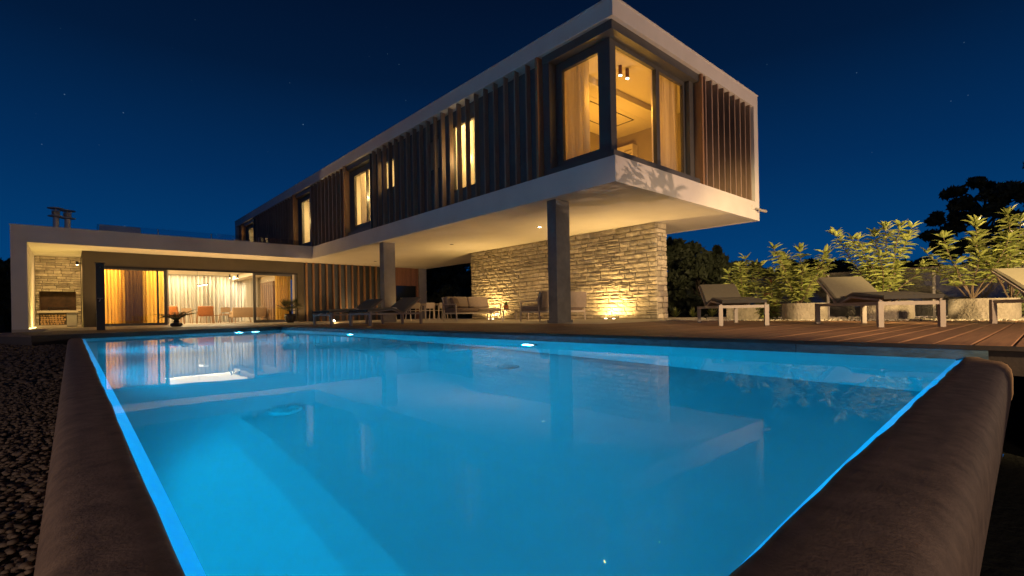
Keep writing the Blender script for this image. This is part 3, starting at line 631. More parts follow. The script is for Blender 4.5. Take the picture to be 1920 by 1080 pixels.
# glass balustrade on roof terrace
t = thing('glass_balustrade', 'frameless glass balustrade along the pavilion roof terrace', 'balustrade', (4.5, 24.9, ZL))
xx = [.85+1.92*k for k in range(5)]
for k in range(4): bx('glass_panel', pane_b, xx[k]+.01, xx[k+1]-.01, 24.9, 24.915, ZL+.0, 4.02, t)
for k in range(1, 4): bx('post', steel_m, xx[k]-.02, xx[k]+.02, 24.92, 24.95, ZL, 4.0, t)
bx('glass_panel', pane_b, .84, .855, 24.93, 27.5, ZL, 4.02, t)

# ================================================================== STONE WALLS
def stone_mesh(L, h, d, rough=.018, seedd=0):
    """block, front face at -x side (towards -X), centre origin; front grid 4x3 with relief"""
    rn = random.Random(seedd); nu, nv = 4, 3; V = []
    e = .012
    for j in range(nv+1):
        for i in range(nu+1):
            edge = i in (0, nu) or j in (0, nv)
            y = -L/2+L*i/nu+(rn.uniform(-.25, .25)*L/nu if 0 < i < nu else rn.uniform(-.006, .006)); z = -h/2+h*j/nv+(rn.uniform(-.2, .2)*h/nv if 0 < j < nv else rn.uniform(-.007, .007))
            x = -d/2+(rn.uniform(.004, .02) if edge else -rn.uniform(0, rough*1.6))
            V.append((x, y, z))
    nb = len(V); F = [(j*(nu+1)+i, (j+1)*(nu+1)+i, (j+1)*(nu+1)+i+1, j*(nu+1)+i+1) for j in range(nv) for i in range(nu)]
    V += [(d/2, -L/2, -h/2), (d/2, L/2, -h/2), (d/2, L/2, h/2), (d/2, -L/2, h/2)]
    bot = list(range(nu+1)); top = [nv*(nu+1)+i for i in range(nu+1)]; lf = [j*(nu+1) for j in range(nv+1)]; rt = [j*(nu+1)+nu for j in range(nv+1)]
    F += [tuple(bot+[nb+1, nb]), tuple([nb+3, nb+2]+top[::-1]), tuple(lf[::-1]+[nb, nb+3]), tuple(rt+[nb+2, nb+1])]
    return V, F
def rows(z0, z1, hmin, hmax, rn):
    out = []; z = z0
    while z1-z > hmax*1.4: h = rn.uniform(hmin, hmax); out.append((z, z+h)); z += h
    out.append((z, z1)); return out
def stone_wall(parent, axis, const, a0, a1, z0, z1, hmin, hmax, lmin, lmax, depth, limit, holes=(), seed=1, jut=.022, mtl=stone_m, prio=None):
    rn = random.Random(seed); cells = []
    for (za, zb) in rows(z0, z1, hmin, hmax, rn):
        a = a0; first = True
        while a < a1-1e-6:
            L = rn.uniform(lmin, lmax)*(rn.uniform(.5, 1) if first else 1); first = False
            if a1-(a+L) < lmin*.6: L = a1-a
            if L > lmin*1.4 and zb-za > hmin*1.05 and rn.random() < .22:
                zm = (za+zb)/2+rn.uniform(-.01, .01); cells += [(a, a+L, za, zm), (a, a+L, zm, zb)]
            else: cells.append((a, a+L, za, zb))
            a += L
    out = []
    for c_ in cells:
        segs = [c_]
        for (h0, h1, g0, g1) in holes:
            ns = []
            for s_ in segs:
                if s_[1] <= h0 or s_[0] >= h1 or s_[3] <= g0+.01 or s_[2] >= g1-.01: ns.append(s_)
                else:
                    if h0-s_[0] > .03: ns.append((s_[0], h0, s_[2], s_[3]))
                    if s_[1]-h1 > .03: ns.append((h1, s_[1], s_[2], s_[3]))
                    if s_[2] < g0-.02: ns.append((max(s_[0], h0), min(s_[1], h1), s_[2], g0))
                    if s_[3] > g1+.02: ns.append((max(s_[0], h0), min(s_[1], h1), g1, s_[3]))
            segs = ns
        out += segs
    if prio: out.sort(key=prio)
    g = .009; rest = MB()
    for k, (u0, u1, w0, w1) in enumerate(out):
        V, F = stone_mesh(u1-u0-2*g, w1-w0-2*g, depth, .014, seed*1000+k); V = np.array(V); pr = rn.uniform(-jut, jut*.4)
        ctr = np.array((const+depth/2+pr, (u0+u1)/2, (w0+w1)/2))
        if axis == 'y': V = V[:, [1, 0, 2]]; ctr = np.array(((u0+u1)/2, const+depth/2+pr, (w0+w1)/2))
        V = V+ctr
        if k < limit:
            mb = MB(); mb.add(V, F); mb.build('stone', mtl, parent)
        else: rest.add(V, F)
    if rest.v: rest.build('stone', mtl, parent, kind='stuff')
    return len(out)
sw = thing('stone_wall', 'coursed natural stone wall lit by floor lamps under the overhang', 'wall', (13.8, 12.9, 0))
bx('wall_core', mortar_m, 13.53, 14.05, 8.28, 17.6, 0, ZS-.003, sw)
stone_wall(sw, 'x', 13.47, 8.228, 17.647, 0.002, ZS-.004, .105, .175, .28, .60, .07, 285, seed=3, prio=lambda s: s[0])
stone_wall(sw, 'y', 8.225, 13.545, 14.09, 0.002, ZS-.004, .115, .19, .26, .5, .06, 60, seed=5)
bb_ = thing('barbecue_wall', 'stone-clad barbecue niche wall with a fire opening and wood store', 'barbecue', (-.3, 28.3, 0))
stone_wall(bb_, 'y', 28.30, -1.055, .375, .10, ZS-.004, .09, .15, .2, .5, .10, 290, holes=((-.93, .20, .74, 1.50), (-.95, .24, .10, .62)), seed=8, jut=.015)
bx('hearth_base', tile_m, -1.055, .375, 28.28, 28.42, .012, .098, bb_)
bx('fire_shelf', tile_m, -1.0, .26, 28.16, 28.40, .62, .70, bb_)
b = MB(); b.box(-.93, .20, 28.9, 28.95, .70, 1.55); b.box(-.98, -.93, 28.40, 28.95, .70, 1.55); b.box(.2, .25, 28.4, 28.95, .7, 1.55); b.box(-.98, .25, 28.4, 28.95, 1.551, 1.6); b.box(-.98, .25, 28.4, 28.95, .65, .699)
b.build('fire_box', soot_m, bb_)
b = MB()
for k in range(9): b.tube([(-.62+k*.06, 28.42, .84), (-.62+k*.06, 28.8, .84)], .006, 5)
b.tube([(-.66, 28.42, .84), (-.08, 28.42, .84)], .009, 6); b.tube([(-.66, 28.8, .84), (-.08, 28.8, .84)], .009, 6)
for x in (-.66, -.08): b.tube([(x, 28.45, .70), (x, 28.45, .86)], .01, 6); b.tube([(x, 28.78, .70), (x, 28.78, .86)], .01, 6)
tag(b.build('grill_rack', black_m, None), 'black steel grill rack standing in the barbecue fire opening', 'grill')
# wood store logs
fw_ = thing('firewood_stack', 'stacked split firewood in the store below the barbecue', 'firewood', (-.5, 28.4, .12))
mbk, mbe = MB(), MB(); z = .155; r0 = .045
while z < .52:
    x = -.89+random.uniform(0, .03)
    while x < -.14:
        r = random.uniform(.04, .058); n_ = random.choice((3, 4, 5, 7)); a0 = random.uniform(0, 6)
        pts = [(x+r*math.cos(a0+2*math.pi*k/n_), z+r*math.sin(a0+2*math.pi*k/n_)) for k in range(n_)]; yy = 28.3+random.uniform(0, .05)
        mbk.add([(p[0], yy+.003, p[1]) for p in pts]+[(p[0], yy+.28, p[1]) for p in pts], [(k, (k+1) % n_, n_+(k+1) % n_, n_+k) for k in range(n_)])
        mbe.add([(p[0], yy, p[1]) for p in pts], [tuple(range(n_))]); x += r*2-.004
    z += .088
mbk.build('log_bark', logbark, fw_, kind='stuff'); mbe.build('log_end', logend, fw_, kind='stuff')
t = thing('drinks_cooler', 'small steel cooler cabinet beside the firewood', 'cooler', (.08, 28.3, .05))
bx('cabinet_body', steel_d, -.10, .24, 28.2, 28.4, .02, .60, t, r=.01); bx('cooler_door', steel_d, -.085, .225, 28.185, 28.199, .04, .52, t); bx('handle', black_m, -.08, .22, 28.15, 28.18, .54, .57, t)
# niche LED strip and wall spot
t = thing('led_strip', 'yellow light strip along the foot of the white niche side wall', 'light strip', (-1.03, 26, 0)); bx('led_profile', led_y, -1.052, -1.03, 23.9, 28.2, .016, .03, t)
t = thing('wall_spotlight', 'small black wall spotlight at the top of the barbecue niche', 'spotlight', (.3, 25.7, 2.5)); bx('bracket', black_m, .27, .379, 25.72, 25.75, 2.52, 2.55, t); b = MB(); b.tube([(.24, 25.73, 2.60), (.24, 25.73, 2.47)], .045, 12); b.build('housing', black_m, t)
b = MB(); b.tube([(.24, 25.73, 2.469), (.24, 25.73, 2.46)], .035, 12); b.build('lens', led_w, t)
# uplight fixtures
up_l = ['left uplight of the pair at the foot of the stone wall behind the sofa', 'right uplight of the pair at the foot of the stone wall behind the sofa',
        'left uplight of the bright pair near the free end of the stone wall', 'right uplight of the bright pair near the free end of the stone wall']
for i, (y, dy) in enumerate(((15.95, .16), (15.95, -.16), (9.8, .16), (9.8, -.16))):
    t = thing('floor_uplight', up_l[i], 'uplight', (13.16, y+dy, 0), 'floor uplights of the stone wall')
    b = MB(); b.lathe((13.16, y+dy, .0), [(.06, 0), (.06, .018)], 16); b.build('rim', steel_m, t); b = MB(); b.lathe((13.16, y+dy, .018), [(.045, 0), (.045, .006)], 16); b.build('lens', led_w, t)
t = thing('floor_lantern', 'small glowing floor spot under the left pair of loungers', 'floor light', (7.9, 19.5, 0)); b = MB(); b.lathe((7.9, 19.5, 0), [(.06, 0), (.06, .05)], 16); b.build('housing', steel_m, t); b = MB(); b.lathe((7.9, 19.5, .0505), [(.05, 0), (.05, .04), (.02, .06)], 16); b.build('lens', led_w, t)
lamp('POINT', (7.9, 19.3, .2), 8, WARM, size=.04)
dl_l = ['lit recessed downlight in the soffit just left of the dark column', 'unlit-looking recessed downlight in the middle of the soffit', 'small recessed downlight in the soffit beside the white column']
for i, (x, y, on) in enumerate(((11.17, 10.99, 1), (11.17, 15.84, 0), (11.5, 23.0, 0))):
    t = thing('recessed_downlight', dl_l[i], 'downlight', (x, y, 2.99), 'recessed downlights in the soffit')
    b = MB(); b.lathe((x, y, 2.985), [(.075, 0), (.075, .014)], 18); b.build('rim', colgrey, t); b = MB(); b.lathe((x, y, 2.980), [(.05, 0), (.05, .0045)], 18); b.build('lens', led_w if on else anth, t)

# security camera
t = thing('security_camera', 'small white security camera on the lower right corner of the box', 'camera', (15.7, Y0-.01, 3.3))
b = MB(); b.rbox(15.45, 15.57, Y0-.04, Y0-.001, 3.28, 3.40, .006); b.build('junction_box', render_w, t)
b = MB(); b.tube([(15.56, Y0-.05, 3.31), (15.75, Y0-.12, 3.29)], .015, 8); b.build('bracket', steel_m, t)
b = MB(); b.tube([(15.72, Y0-.13, 3.28), (15.98, Y0-.22, 3.25)], .045, 12); b.build('housing', steel_m, t, smooth=True)

# ================================================================== FURNITURE
def mattress_strip(prof, w, th, m, name, parent):
    mb = MB(); n = len(prof); V = []
    nrm = []
    for i in range(n):
        a_ = Vector(prof[max(i-1, 0)]); b_ = Vector(prof[min(i+1, n-1)]); d = (b_-a_).normalized(); nrm.append(Vector((-d.y, d.x)))
    e = .018
    ring = [(-w/2, .0), (-w/2+e, th/2+0), (w/2-e, th/2), (w/2, 0), (w/2-e, -th/2), (-w/2+e, -th/2)]
    for i in range(n):
        k = .55 if i in (0, n-1) else 1
        for (yy, tt) in ring: V.append((prof[i][0]+nrm[i].x*tt*k, yy, prof[i][1]+nrm[i].y*tt*k))
    m_ = len(ring)
    mb.add(V, [(i*m_+k, i*m_+(k+1) % m_, (i+1)*m_+(k+1) % m_, (i+1)*m_+k) for i in range(n-1) for k in range(m_)]+[tuple(range(m_)), tuple((n-1)*m_+k for k in range(m_))])
    return mb.build(name, m, parent, smooth=True)
def make_lounger(label):
    t = thing('sun_lounger', label, 'sun lounger', (0, 0, 0), 'sun loungers round the pool')
    W_ = .68; L_ = 1.95; zr = .29
    for x in (.03, L_-.03):
        for s in (-1, 1):
            b = MB(); b.box(x-.03, x+.03, s*W_/2-.03, s*W_/2+.03, 0, zr+.04); b.build('leg', alu_m, t)
    b = MB()
    for s in (-1, 1): b.box(.061, L_-.061, s*W_/2-.018, s*W_/2+.018, zr-.01, zr+.035)
    for x in (.03, L_-.03): b.box(x-.018, x+.018, -W_/2+.031, W_/2-.031, zr-.01, zr+.035)
    b.box(1.1, 1.14, -W_/2+.02, W_/2-.02, zr-.005, zr+.03); b.build('frame', alu_m, t)
    seat = [(-.03, .385), (.3, .405), (.62, .435), (.80, .445), (1.0, .40), (1.22, .335)]
    back = [(1.225, .345), (1.45, .475), (1.68, .61), (1.92, .745)]
    mattress_strip(seat, .66, .055, sling_m, 'seat_mattress', t); mattress_strip(back, .66, .055, sling_m, 'back_mattress', t)
    b = MB(); b.rbox(-.045, -.031, -.33, .33, .355, .41, .005); b.build('mattress_edge', piping_m, t)
    b = MB()
    for s in (-1, 1):
        pts = [(.02, s*.33, .345), (.80, s*.33, .405), (1.22, s*.33, .295)]
        b.bar(pts[0], pts[1], .03, .022); b.bar(pts[1], pts[2], .03, .022)
        b.bar((1.22, s*.33, .30), (1.93, s*.33, .715), .03, .022)
        b.bar((1.62, s*.27, .52), (1.45, s*.27, .30), .016, .016)
    b.bar((1.93, -.33, .715), (1.93, .33, .715), .03, .022); b.build('backrest_frame', alu_m, t)
    return t
def place(o, x, y, rz): o.location = (x, y, 0); o.rotation_euler = (0, 0, rz)
lo = make_lounger('grey sun lounger on the right of the deck, in front of the tallest middle shrub')
rB = math.atan2(.6, .8)
place(lo, 7.82, 1.20, rB)
l2 = copy_tree(lo); l2['label'] = 'grey sun lounger nearest the stone wall on the right side of the deck'; place(l2, 7.92, 3.30, rB)
l3 = copy_tree(lo); l3['label'] = 'grey sun lounger cut off by the right edge of the photo'; place(l3, 8.15, -.85, rB)
rL = math.atan2(.31, .95)
l4 = copy_tree(lo); l4['label'] = 'sun lounger nearer the white column, right one of the left pair'; place(l4, 5.35, 11.6, rL)
l5 = copy_tree(lo); l5['label'] = 'sun lounger nearer the palm pot, left one of the left pair'; place(l5, 5.05, 13.25, rL)
def towel(label, lx, ly, rz, at=(1.06, .41)):
    mb = MB(); n = 16; V = []; rn = random.Random(hash(label) % 99)
    for i in range(9):
        y = -.21+.42*i/8; r = .048*(1-.12*(i in (0, 8)))+rn.uniform(-.003, .003)
        for k in range(n):
            a_ = 2*math.pi*k/n; V.append((at[0]+r*1.35*math.cos(a_), y+.004*math.sin(a_*3), at[1]+.022+r*.85*math.sin(a_)+.004*math.sin(3*a_+i)))
    mb.add(V, [(i*n+k, i*n+(k+1) % n, (i+1)*n+(k+1) % n, (i+1)*n+k) for i in range(8) for k in range(n)]+[tuple(range(n)), tuple(8*n+k for k in range(n))])
    o = mb.build('rolled_towel', towel_m, None, smooth=True, centre=False); tag(o, label, 'towel', 'rolled towels on the loungers')
    o.location = (lx, ly, 0); o.rotation_euler = (0, 0, rz); return o
towel('white rolled towel on the lounger in front of the tallest middle shrub', 7.82, 1.20, rB); towel('white rolled towel on the lounger nearest the stone wall', 7.92, 3.30, rB)
towel('rolled towel on the lounger nearer the white column', 5.35, 11.6, rL); towel('rolled towel on the lounger nearer the palm pot', 5.05, 13.25, rL)
# outdoor sofas
def make_sofa(label):
    t = thing('outdoor_sofa', label, 'sofa', (0, 0, 0), 'outdoor sofas under the overhang'); L_, D_ = 2.1, .85
    for x in (.03, L_-.03):
        b = MB(); b.bar((x, .02, 0), (x, .06, .60), .04, .03); b.build('leg', cream_m, t)
        b = MB(); b.bar((x, D_-.02, 0), (x, D_-.06, .62), .04, .03); b.bar((x, D_-.06, .62), (x, D_+.06, .86), .04, .03); b.build('leg', cream_m, t)
        b = MB(); b.bar((x, .03, .60), (x, D_-.04, .62), .05, .025); b.build('armrest', cream_m, t)
    b = MB(); b.box(.05, L_-.05, .02, .06, .26, .31); b.box(.05, L_-.05, D_-.07, D_-.03, .26, .31)
    for x in (.03, L_-.03): b.bar((x, .05, .285), (x, D_-.05, .285), .035, .05)
    b.build('seat_frame', cream_m, t)
    b = MB(); b.rbox(.04, L_-.04, D_+.035, D_+.065, .40, .88, .02); b.build('back_panel', cushion_m, t)
    for k in range(2):
        x0 = .07+k*.985; b = MB(); b.rbox(x0, x0+.975, .0, D_-.05, .315, .47, .05, 3); b.build('seat_cushion', cushion_d if k == 0 else cushion_m, t, smooth=True)
        M = Matrix.Translation((0, D_-.10, .47))@Matrix.Rotation(R(-16), 4, 'X'); b = MB(); b.rbox(x0+.01, x0+.965, -.13, .04, 0, .42, .06, 3, M); b.build('back_cushion', cushion_m, t, smooth=True)
    return t
s1 = make_sofa('grey two-seat outdoor sofa facing the coffee table, left of the dark column'); s1.location = (9.98, 13.95, 0)
s2 = copy_tree(s1); s2['label'] = 'two-seat outdoor sofa seen from behind, partly hidden by the dark column'; s2.location = (12.14, 10.8, 0); s2.rotation_euler = (0, 0, math.pi)
def make_pillow(label, loc, rot):
    b = MB(); b.rbox(-.25, .25, -.07, .07, -.2, .2, .069, 3); o = b.build('pillow', cushion_d, None, smooth=True, centre=False); tag(o, label, 'pillow', 'loose pillows on the sofas'); o.location = loc; o.rotation_euler = rot
make_pillow('dark loose pillow leaning on the sofa seen from behind', (11.5, 10.35, .64), (R(20), 0, R(25))); make_pillow('dark loose pillow at the left corner of the sofa facing us', (10.25, 14.4, .66), (R(-20), 0, R(30)))
# coffee table + pot
t = thing('coffee_table', 'low metal coffee table between the two outdoor sofas', 'table', (10.9, 12.3, 0))
b = MB(); b.rbox(10.35, 11.55, 11.9, 12.6, .36, .39, .006); b.build('tabletop', cream_m, t)
for x in (10.39, 11.51):
    for y in (11.94, 12.56): b = MB(); b.box(x-.018, x+.018, y-.018, y+.018, 0, .359); b.build('leg', cream_m, t)
pot = thing('flower_pot', 'small orange pot with a green plant on the coffee table', 'plant', (10.65, 12.1, .39))
b = MB(); b.lathe((10.65, 12.1, .391), [(.065, 0), (.085, .13), (.075, .13), (.07, .10)], 20); b.build('pot', terracotta, pot, smooth=True)
b = MB()
for k in range(70):
    a_ = random.uniform(0, 6.28); e = random.uniform(.2, 1.4); l = random.uniform(.06, .16); o = Vector((10.65, 12.1, .50)); d = Vector((math.cos(a_)*math.cos(e), math.sin(a_)*math.cos(e), math.sin(e))); s_ = d.cross(Vector((0, 0, 1))).normalized()*.016
    p = o+d*l; b.add([o+d*.02, p-d*l*.3+s_, p, p-d*l*.3-s_], [(0, 1, 2, 3)])
b.build('leaves', mat('pot_leaf', (.10, .22, .05), None, 9, .5), pot, recalc=False, kind='stuff')
# dining table and chairs
t = thing('dining_table', 'cream outdoor dining table on the terrace behind the loungers', 'table', (11.7, 19.3, 0))
b = MB(); b.rbox(10.6, 12.9, 18.9, 19.8, .715, .75, .008); b.build('tabletop', cream_m, t)
for x in (10.68, 12.82):
    for y in (18.98, 19.72): b = MB(); b.box(x-.035, x+.035, y-.035, y+.035, 0, .714); b.build('leg', cream_m, t)
def make_dchair(label):
    t = thing('dining_chair', label, 'chair', (0, 0, 0), 'cream chairs round the outdoor dining table')
    for s in (-1, 1):
        b = MB(); b.bar((s*.24, -.22, 0), (s*.22, -.14, .64), .035, .03); b.build('leg', cream_m, t); b = MB(); b.bar((s*.24, .24, 0), (s*.22, .12, .64), .035, .03); b.build('leg', cream_m, t)
        b = MB(); b.bar((s*.22, -.22, .655), (s*.22, .20, .655), .045, .022); b.build('armrest', cream_m, t)
    b = MB(); b.rbox(-.215, .215, -.21, .22, .42, .45, .01); b.build('seat', cream_m, t)
    b = MB(); b.bar((-.215, -.19, .02), (.215, -.19, .02), .03, .02); b.build('foot_bar', cream_m, t); b = MB()
    M = Matrix.Translation((0, -.20, .52))@Matrix.Rotation(R(10), 4, 'X'); b.rbox(-.215, .215, -.015, .015, 0, .26, .01, 2, M); b.build('backrest', cream_m, t)
    return t
dc = make_dchair('cream chair at the near side of the dining table, next to the white column'); dc.location = (11.05, 18.65, 0)
for i, (x, y, rz, l) in enumerate(((11.75, 18.6, 0, 'cream chair at the near side of the dining table, the middle one'), (12.45, 18.62, .05, 'cream chair at the near side of the dining table, next to the sofa'),
                                   (13.2, 19.4, 1.6, 'cream chair at the far end of the dining table, beyond the sofa back'), (10.25, 19.3, -1.57, 'cream chair at the head of the dining table beside the white column'))):
    d = copy_tree(dc); d['label'] = l; d.location = (x, y, 0); d.rotation_euler = (0, 0, rz)
t = thing('flower_bowl', 'pale flowers in a shallow bowl on the dining table', 'flowers', (10.9, 19.2, .75))
b = MB(); b.lathe((10.9, 19.2, .751), [(.06, 0), (.17, .09), (.16, .10), (.10, .05)], 20); b.build('bowl', cream_m, t, smooth=True)
b = MB()
for k in range(60):
    a_ = random.uniform(0, 6.28); r = random.uniform(0, .22); c_ = Vector((10.9+r*math.cos(a_), 19.2+r*math.sin(a_), .86+random.uniform(0, .13))); q_ = Vector((random.uniform(-1, 1), random.uniform(-1, 1), random.uniform(.2, 1))).normalized(); u = q_.orthogonal().normalized()*.04; w = q_.cross(u)
    b.add([c_+u, c_+w, c_-u, c_-w, c_+q_*.02], [(0, 1, 4), (1, 2, 4), (2, 3, 4), (3, 0, 4)])
b.build('petals', mat('petal', (.75, .66, .42), (.65, .5, .28), 9, .7), t, recalc=False, kind='stuff')
# outdoor shower
t = thing('outdoor_shower', 'black outdoor shower post with a small tap before the left sliding door', 'shower', (.62, 17.9, 0))
bx('post', black_m, .54, .72, 17.5, 17.64, -.35, 1.83, t, r=.01); bx('post_cap', black_m, .52, .74, 17.48, 17.66, 1.831, 1.85, t)
b = MB(); b.tube([(.62, 17.5, .84), (.62, 17.42, .84), (.60, 17.40, .78)], .012, 8); b.tube([(.56, 17.44, .87), (.68, 17.44, .87)], .01, 8); b.build('tap', steel_m, t)
b = MB(); b.tube([(.63, 17.49, 1.7), (.63, 17.35, 1.72), (.63, 17.28, 1.68)], .012, 8); b.build('shower_head', black_m, t)

# palms
def frond(b, base, az, L, lift, droop, m_w, nseg=9, leaf=.16, fan=False):
    pts = []; 
    for i in range(nseg+1):
        s_ = i/nseg; r = L*s_; z = lift*L*s_-droop*L*s_*s_
        pts.append(Vector((base[0]+math.cos(az)*r*.92, base[1]+math.sin(az)*r*.92, base[2]+z)))
    b.tube(pts, [m_w*(1-.8*i/nseg) for i in range(nseg+1)], 4)
    side = Vector((-math.sin(az), math.cos(az), 0))
    for i in range(1, nseg*3):
        s_ = i/(nseg*3); k = s_*nseg; a_ = pts[int(k)]; c_ = pts[min(int(k)+1, nseg)]; p = a_.lerp(c_, k-int(k)); d = (c_-a_).normalized()
        l = leaf*(math.sin(math.pi*min(1, s_*1.05+.08))**.6)
        for sg in (-1, 1):
            tip = p+side*sg*l*.85+d*l*.55+Vector((0, 0, -.25*l)); w = d*.011
            b.add([p-w, p+w, tip], [(0, 1, 2)])
p1 = thing('sago_palm', 'dark sago palm with arching feather fronds in front of the living room', 'palm', (2.75, 20.5, 0))
b = MB(); b.lathe((2.75, 20.5, 0), [(.14, 0), (.19, .05), (.17, .12), (.09, .14)], 20); b.build('pot', potdk, p1, smooth=True)
b = MB(); b.lathe((2.75, 20.5, .12), [(.08, 0), (.09, .06), (.05, .12)], 12); b.build('trunk', bark_m, p1)
for k in range(15):
    b = MB(); frond(b, (2.75, 20.5, .20), k*2*math.pi/15+random.uniform(-.15, .15), random.uniform(.6, .85), random.uniform(.75, 1.25), random.uniform(.5, .85), .012); b.build('frond', palm_m, p1, recalc=False)
p2 = thing('potted_fan_palm', 'fan palm with spiky pale leaves in a dark round pot by the slatted wall', 'palm', (7.35, 23.0, 0))
b = MB(); b.lathe((7.35, 23.0, 0), [(.13, 0), (.22, .1), (.26, .25), (.22, .36), (.25, .40), (.2, .40), (.19, .36)], 24); b.build('pot', potdk, p2, smooth=True)
b = MB(); b.lathe((7.35, 23.0, .36), [(.07, 0), (.06, .15)], 10); b.build('trunk', bark_m, p2)
for k in range(22):
    az = k*2.4; L = random.uniform(.3, .6); el = random.uniform(.2, 1.1); o = Vector((7.35, 23.0, .5)); hub = o+Vector((math.cos(az)*math.cos(el), math.sin(az)*math.cos(el), math.sin(el)))*L*.75
    b = MB(); b.tube([o, hub], .008, 4); dirv = (hub-o).normalized(); side = dirv.cross(Vector((0, 0, 1))).normalized(); upv = side.cross(dirv)
    for j in range(13):
        a_ = -1.35+2.7*j/12; d = dirv*math.cos(a_)+side*math.sin(a_)+upv*.1; tip = hub+d*.34+Vector((0, 0, -.03)); w = d.cross(upv).normalized()*.013; mid = hub+d*.16
        b.add([hub, mid+w, tip, mid-w], [(0, 1, 2, 3)])
    b.build('leaf', palm_y if k % 3 else palm_m, p2, recalc=False)

# living room furniture
def armchair(label, m):
    t = thing('armchair', label, 'armchair', (0, 0, 0), 'orange armchairs in the living room')
    b = MB(); b.rbox(-.3, .3, -.28, .28, .36, .48, .04, 3); b.build('seat', m, t, smooth=True)
    M = Matrix.Translation((0, -.27, .42))@Matrix.Rotation(R(12), 4, 'X'); b = MB(); b.rbox(-.34, .34, -.05, .05, 0, .46, .045, 3, M); b.build('backrest', m, t, smooth=True)
    for s in (-1, 1):
        b = MB(); b.bar((s*.34, -.30, .58), (s*.34, .28, .58), .05, .03); b.build('armrest', wood_l, t)
        b = MB(); b.bar((s*.36, -.32, 0), (s*.33, -.22, .58), .04, .03); b.build('leg', wood_l, t); b = MB(); b.bar((s*.37, .32, 0), (s*.33, .22, .58), .04, .03); b.build('leg', wood_l, t)
    return t
ac = armchair('orange leather armchair seen from behind beside the sago palm', orange_m); ac.location = (5.05, 28.6, .01); ac.rotation_euler = (0, 0, -.1)
a2 = copy_tree(ac); a2['label'] = 'orange armchair half hidden by the sliding door frame'; a2.location = (3.65, 28.2, .01); a2.rotation_euler = (0, 0, -.5)
t = thing('living_sofa', 'long beige sofa on splayed legs seen from behind in the living room', 'sofa', (6.9, 28.6, 0))
b = MB(); b.rbox(6.15, 7.75, 28.0, 28.16, .28, .80, .04, 3); b.build('backrest', sofa_int, t, smooth=True); b = MB(); b.rbox(6.15, 7.75, 28.17, 28.9, .28, .46, .04, 3); b.build('seat', sofa_int, t, smooth=True)
for x in (6.25, 7.65): b = MB(); b.rbox(x-.08, x+.08, 28.165, 28.9, .465, .62, .04, 3); b.build('armrest', sofa_int, t, smooth=True)
for x, s in ((6.3, -.05), (6.95, 0.02), (7.55, .1)):
    b = MB(); b.bar((x+s, 27.98, .01), (x, 28.1, .28), .035, .03); b.build('leg', wood_l, t)
t = thing('low_table', 'low oak table with books between armchair and sofa', 'table', (5.6, 30.2, 0)); b = MB(); b.rbox(5.2, 6.6, 29.6, 30.5, .40, .44, .01); b.build('tabletop', wood_l, t)
for x in (5.3, 6.5):
    for y in (29.7, 30.4): b = MB(); b.bar((x, y, .01), (x, y, .40), .04, .04); b.build('leg', wood_l, t)
for i, (x, y, l, rz) in enumerate(((5.5, 30.9, 'oak chair with tan seat pad behind the orange armchair', .3), (6.0, 29.0, 'oak chair with tan seat pad beside the beige sofa', -.2), (4.5, 30.4, 'oak chair with tan seat pad by the sliding door', .8))):
    t = thing('wooden_chair', l, 'chair', (x, y, .01), 'oak chairs in the living room'); 
    b = MB(); b.rbox(x-.22, x+.22, y-.2, y+.2, .44, .5, .02); b.build('seat', sofa_int, t); b = MB(); b.rbox(x-.22, x+.22, y-.23, y-.19, .56, .82, .015); b.build('backrest', sofa_int, t)
    for sx in (-1, 1):
        for sy in (-1, 1): b = MB(); b.bar((x+sx*.25, y+sy*.24, .01), (x+sx*.2, y+sy*.19, .62 if sy < 0 else .44), .035, .03); b.build('leg', wood_l, t)
b = MB(); b.lathe((5.45, 30.1, .44), [(.03, 0), (.05, .06), (.025, .14), (.03, .2)], 14); tag(b.build('vase', potdk, None, smooth=True), 'small dark vase on the low oak table', 'vase')
t = thing('pendant_lamp', 'short linear pendant lamp hanging in the living room', 'lamp', (5.4, 30.2, 1.8)); b = MB(); b.tube([(5.0, 30.2, 2.02), (5.0, 30.2, 2.75)], .006, 6); b.build('cord', black_m, t)
b = MB(); b.bar((4.98, 30.2, 2.02), (5.5, 30.2, 2.10), .07, .05); b.build('housing', black_m, t); b = MB(); b.bar((5.02, 30.2, 1.985), (5.46, 30.2, 2.055), .06, .03); b.build('diffuser', led_p, t)
for i, (x, l) in enumerate(((6.75, 'left black ceiling spot at the living room back wall'), (7.15, 'right black ceiling spot at the living room back wall'))):
    t = thing('ceiling_spot', l, 'spotlight', (x, 31.3, 2.55), 'ceiling spots at the living room back wall'); b = MB(); b.lathe((x, 31.3, 2.53), [(.04, 0), (.04, .2)], 12); b.build('housing', black_m, t); b = MB(); b.lathe((x, 31.3, 2.52), [(.03, 0), (.03, .009)], 12); b.build('lens', led_w, t)

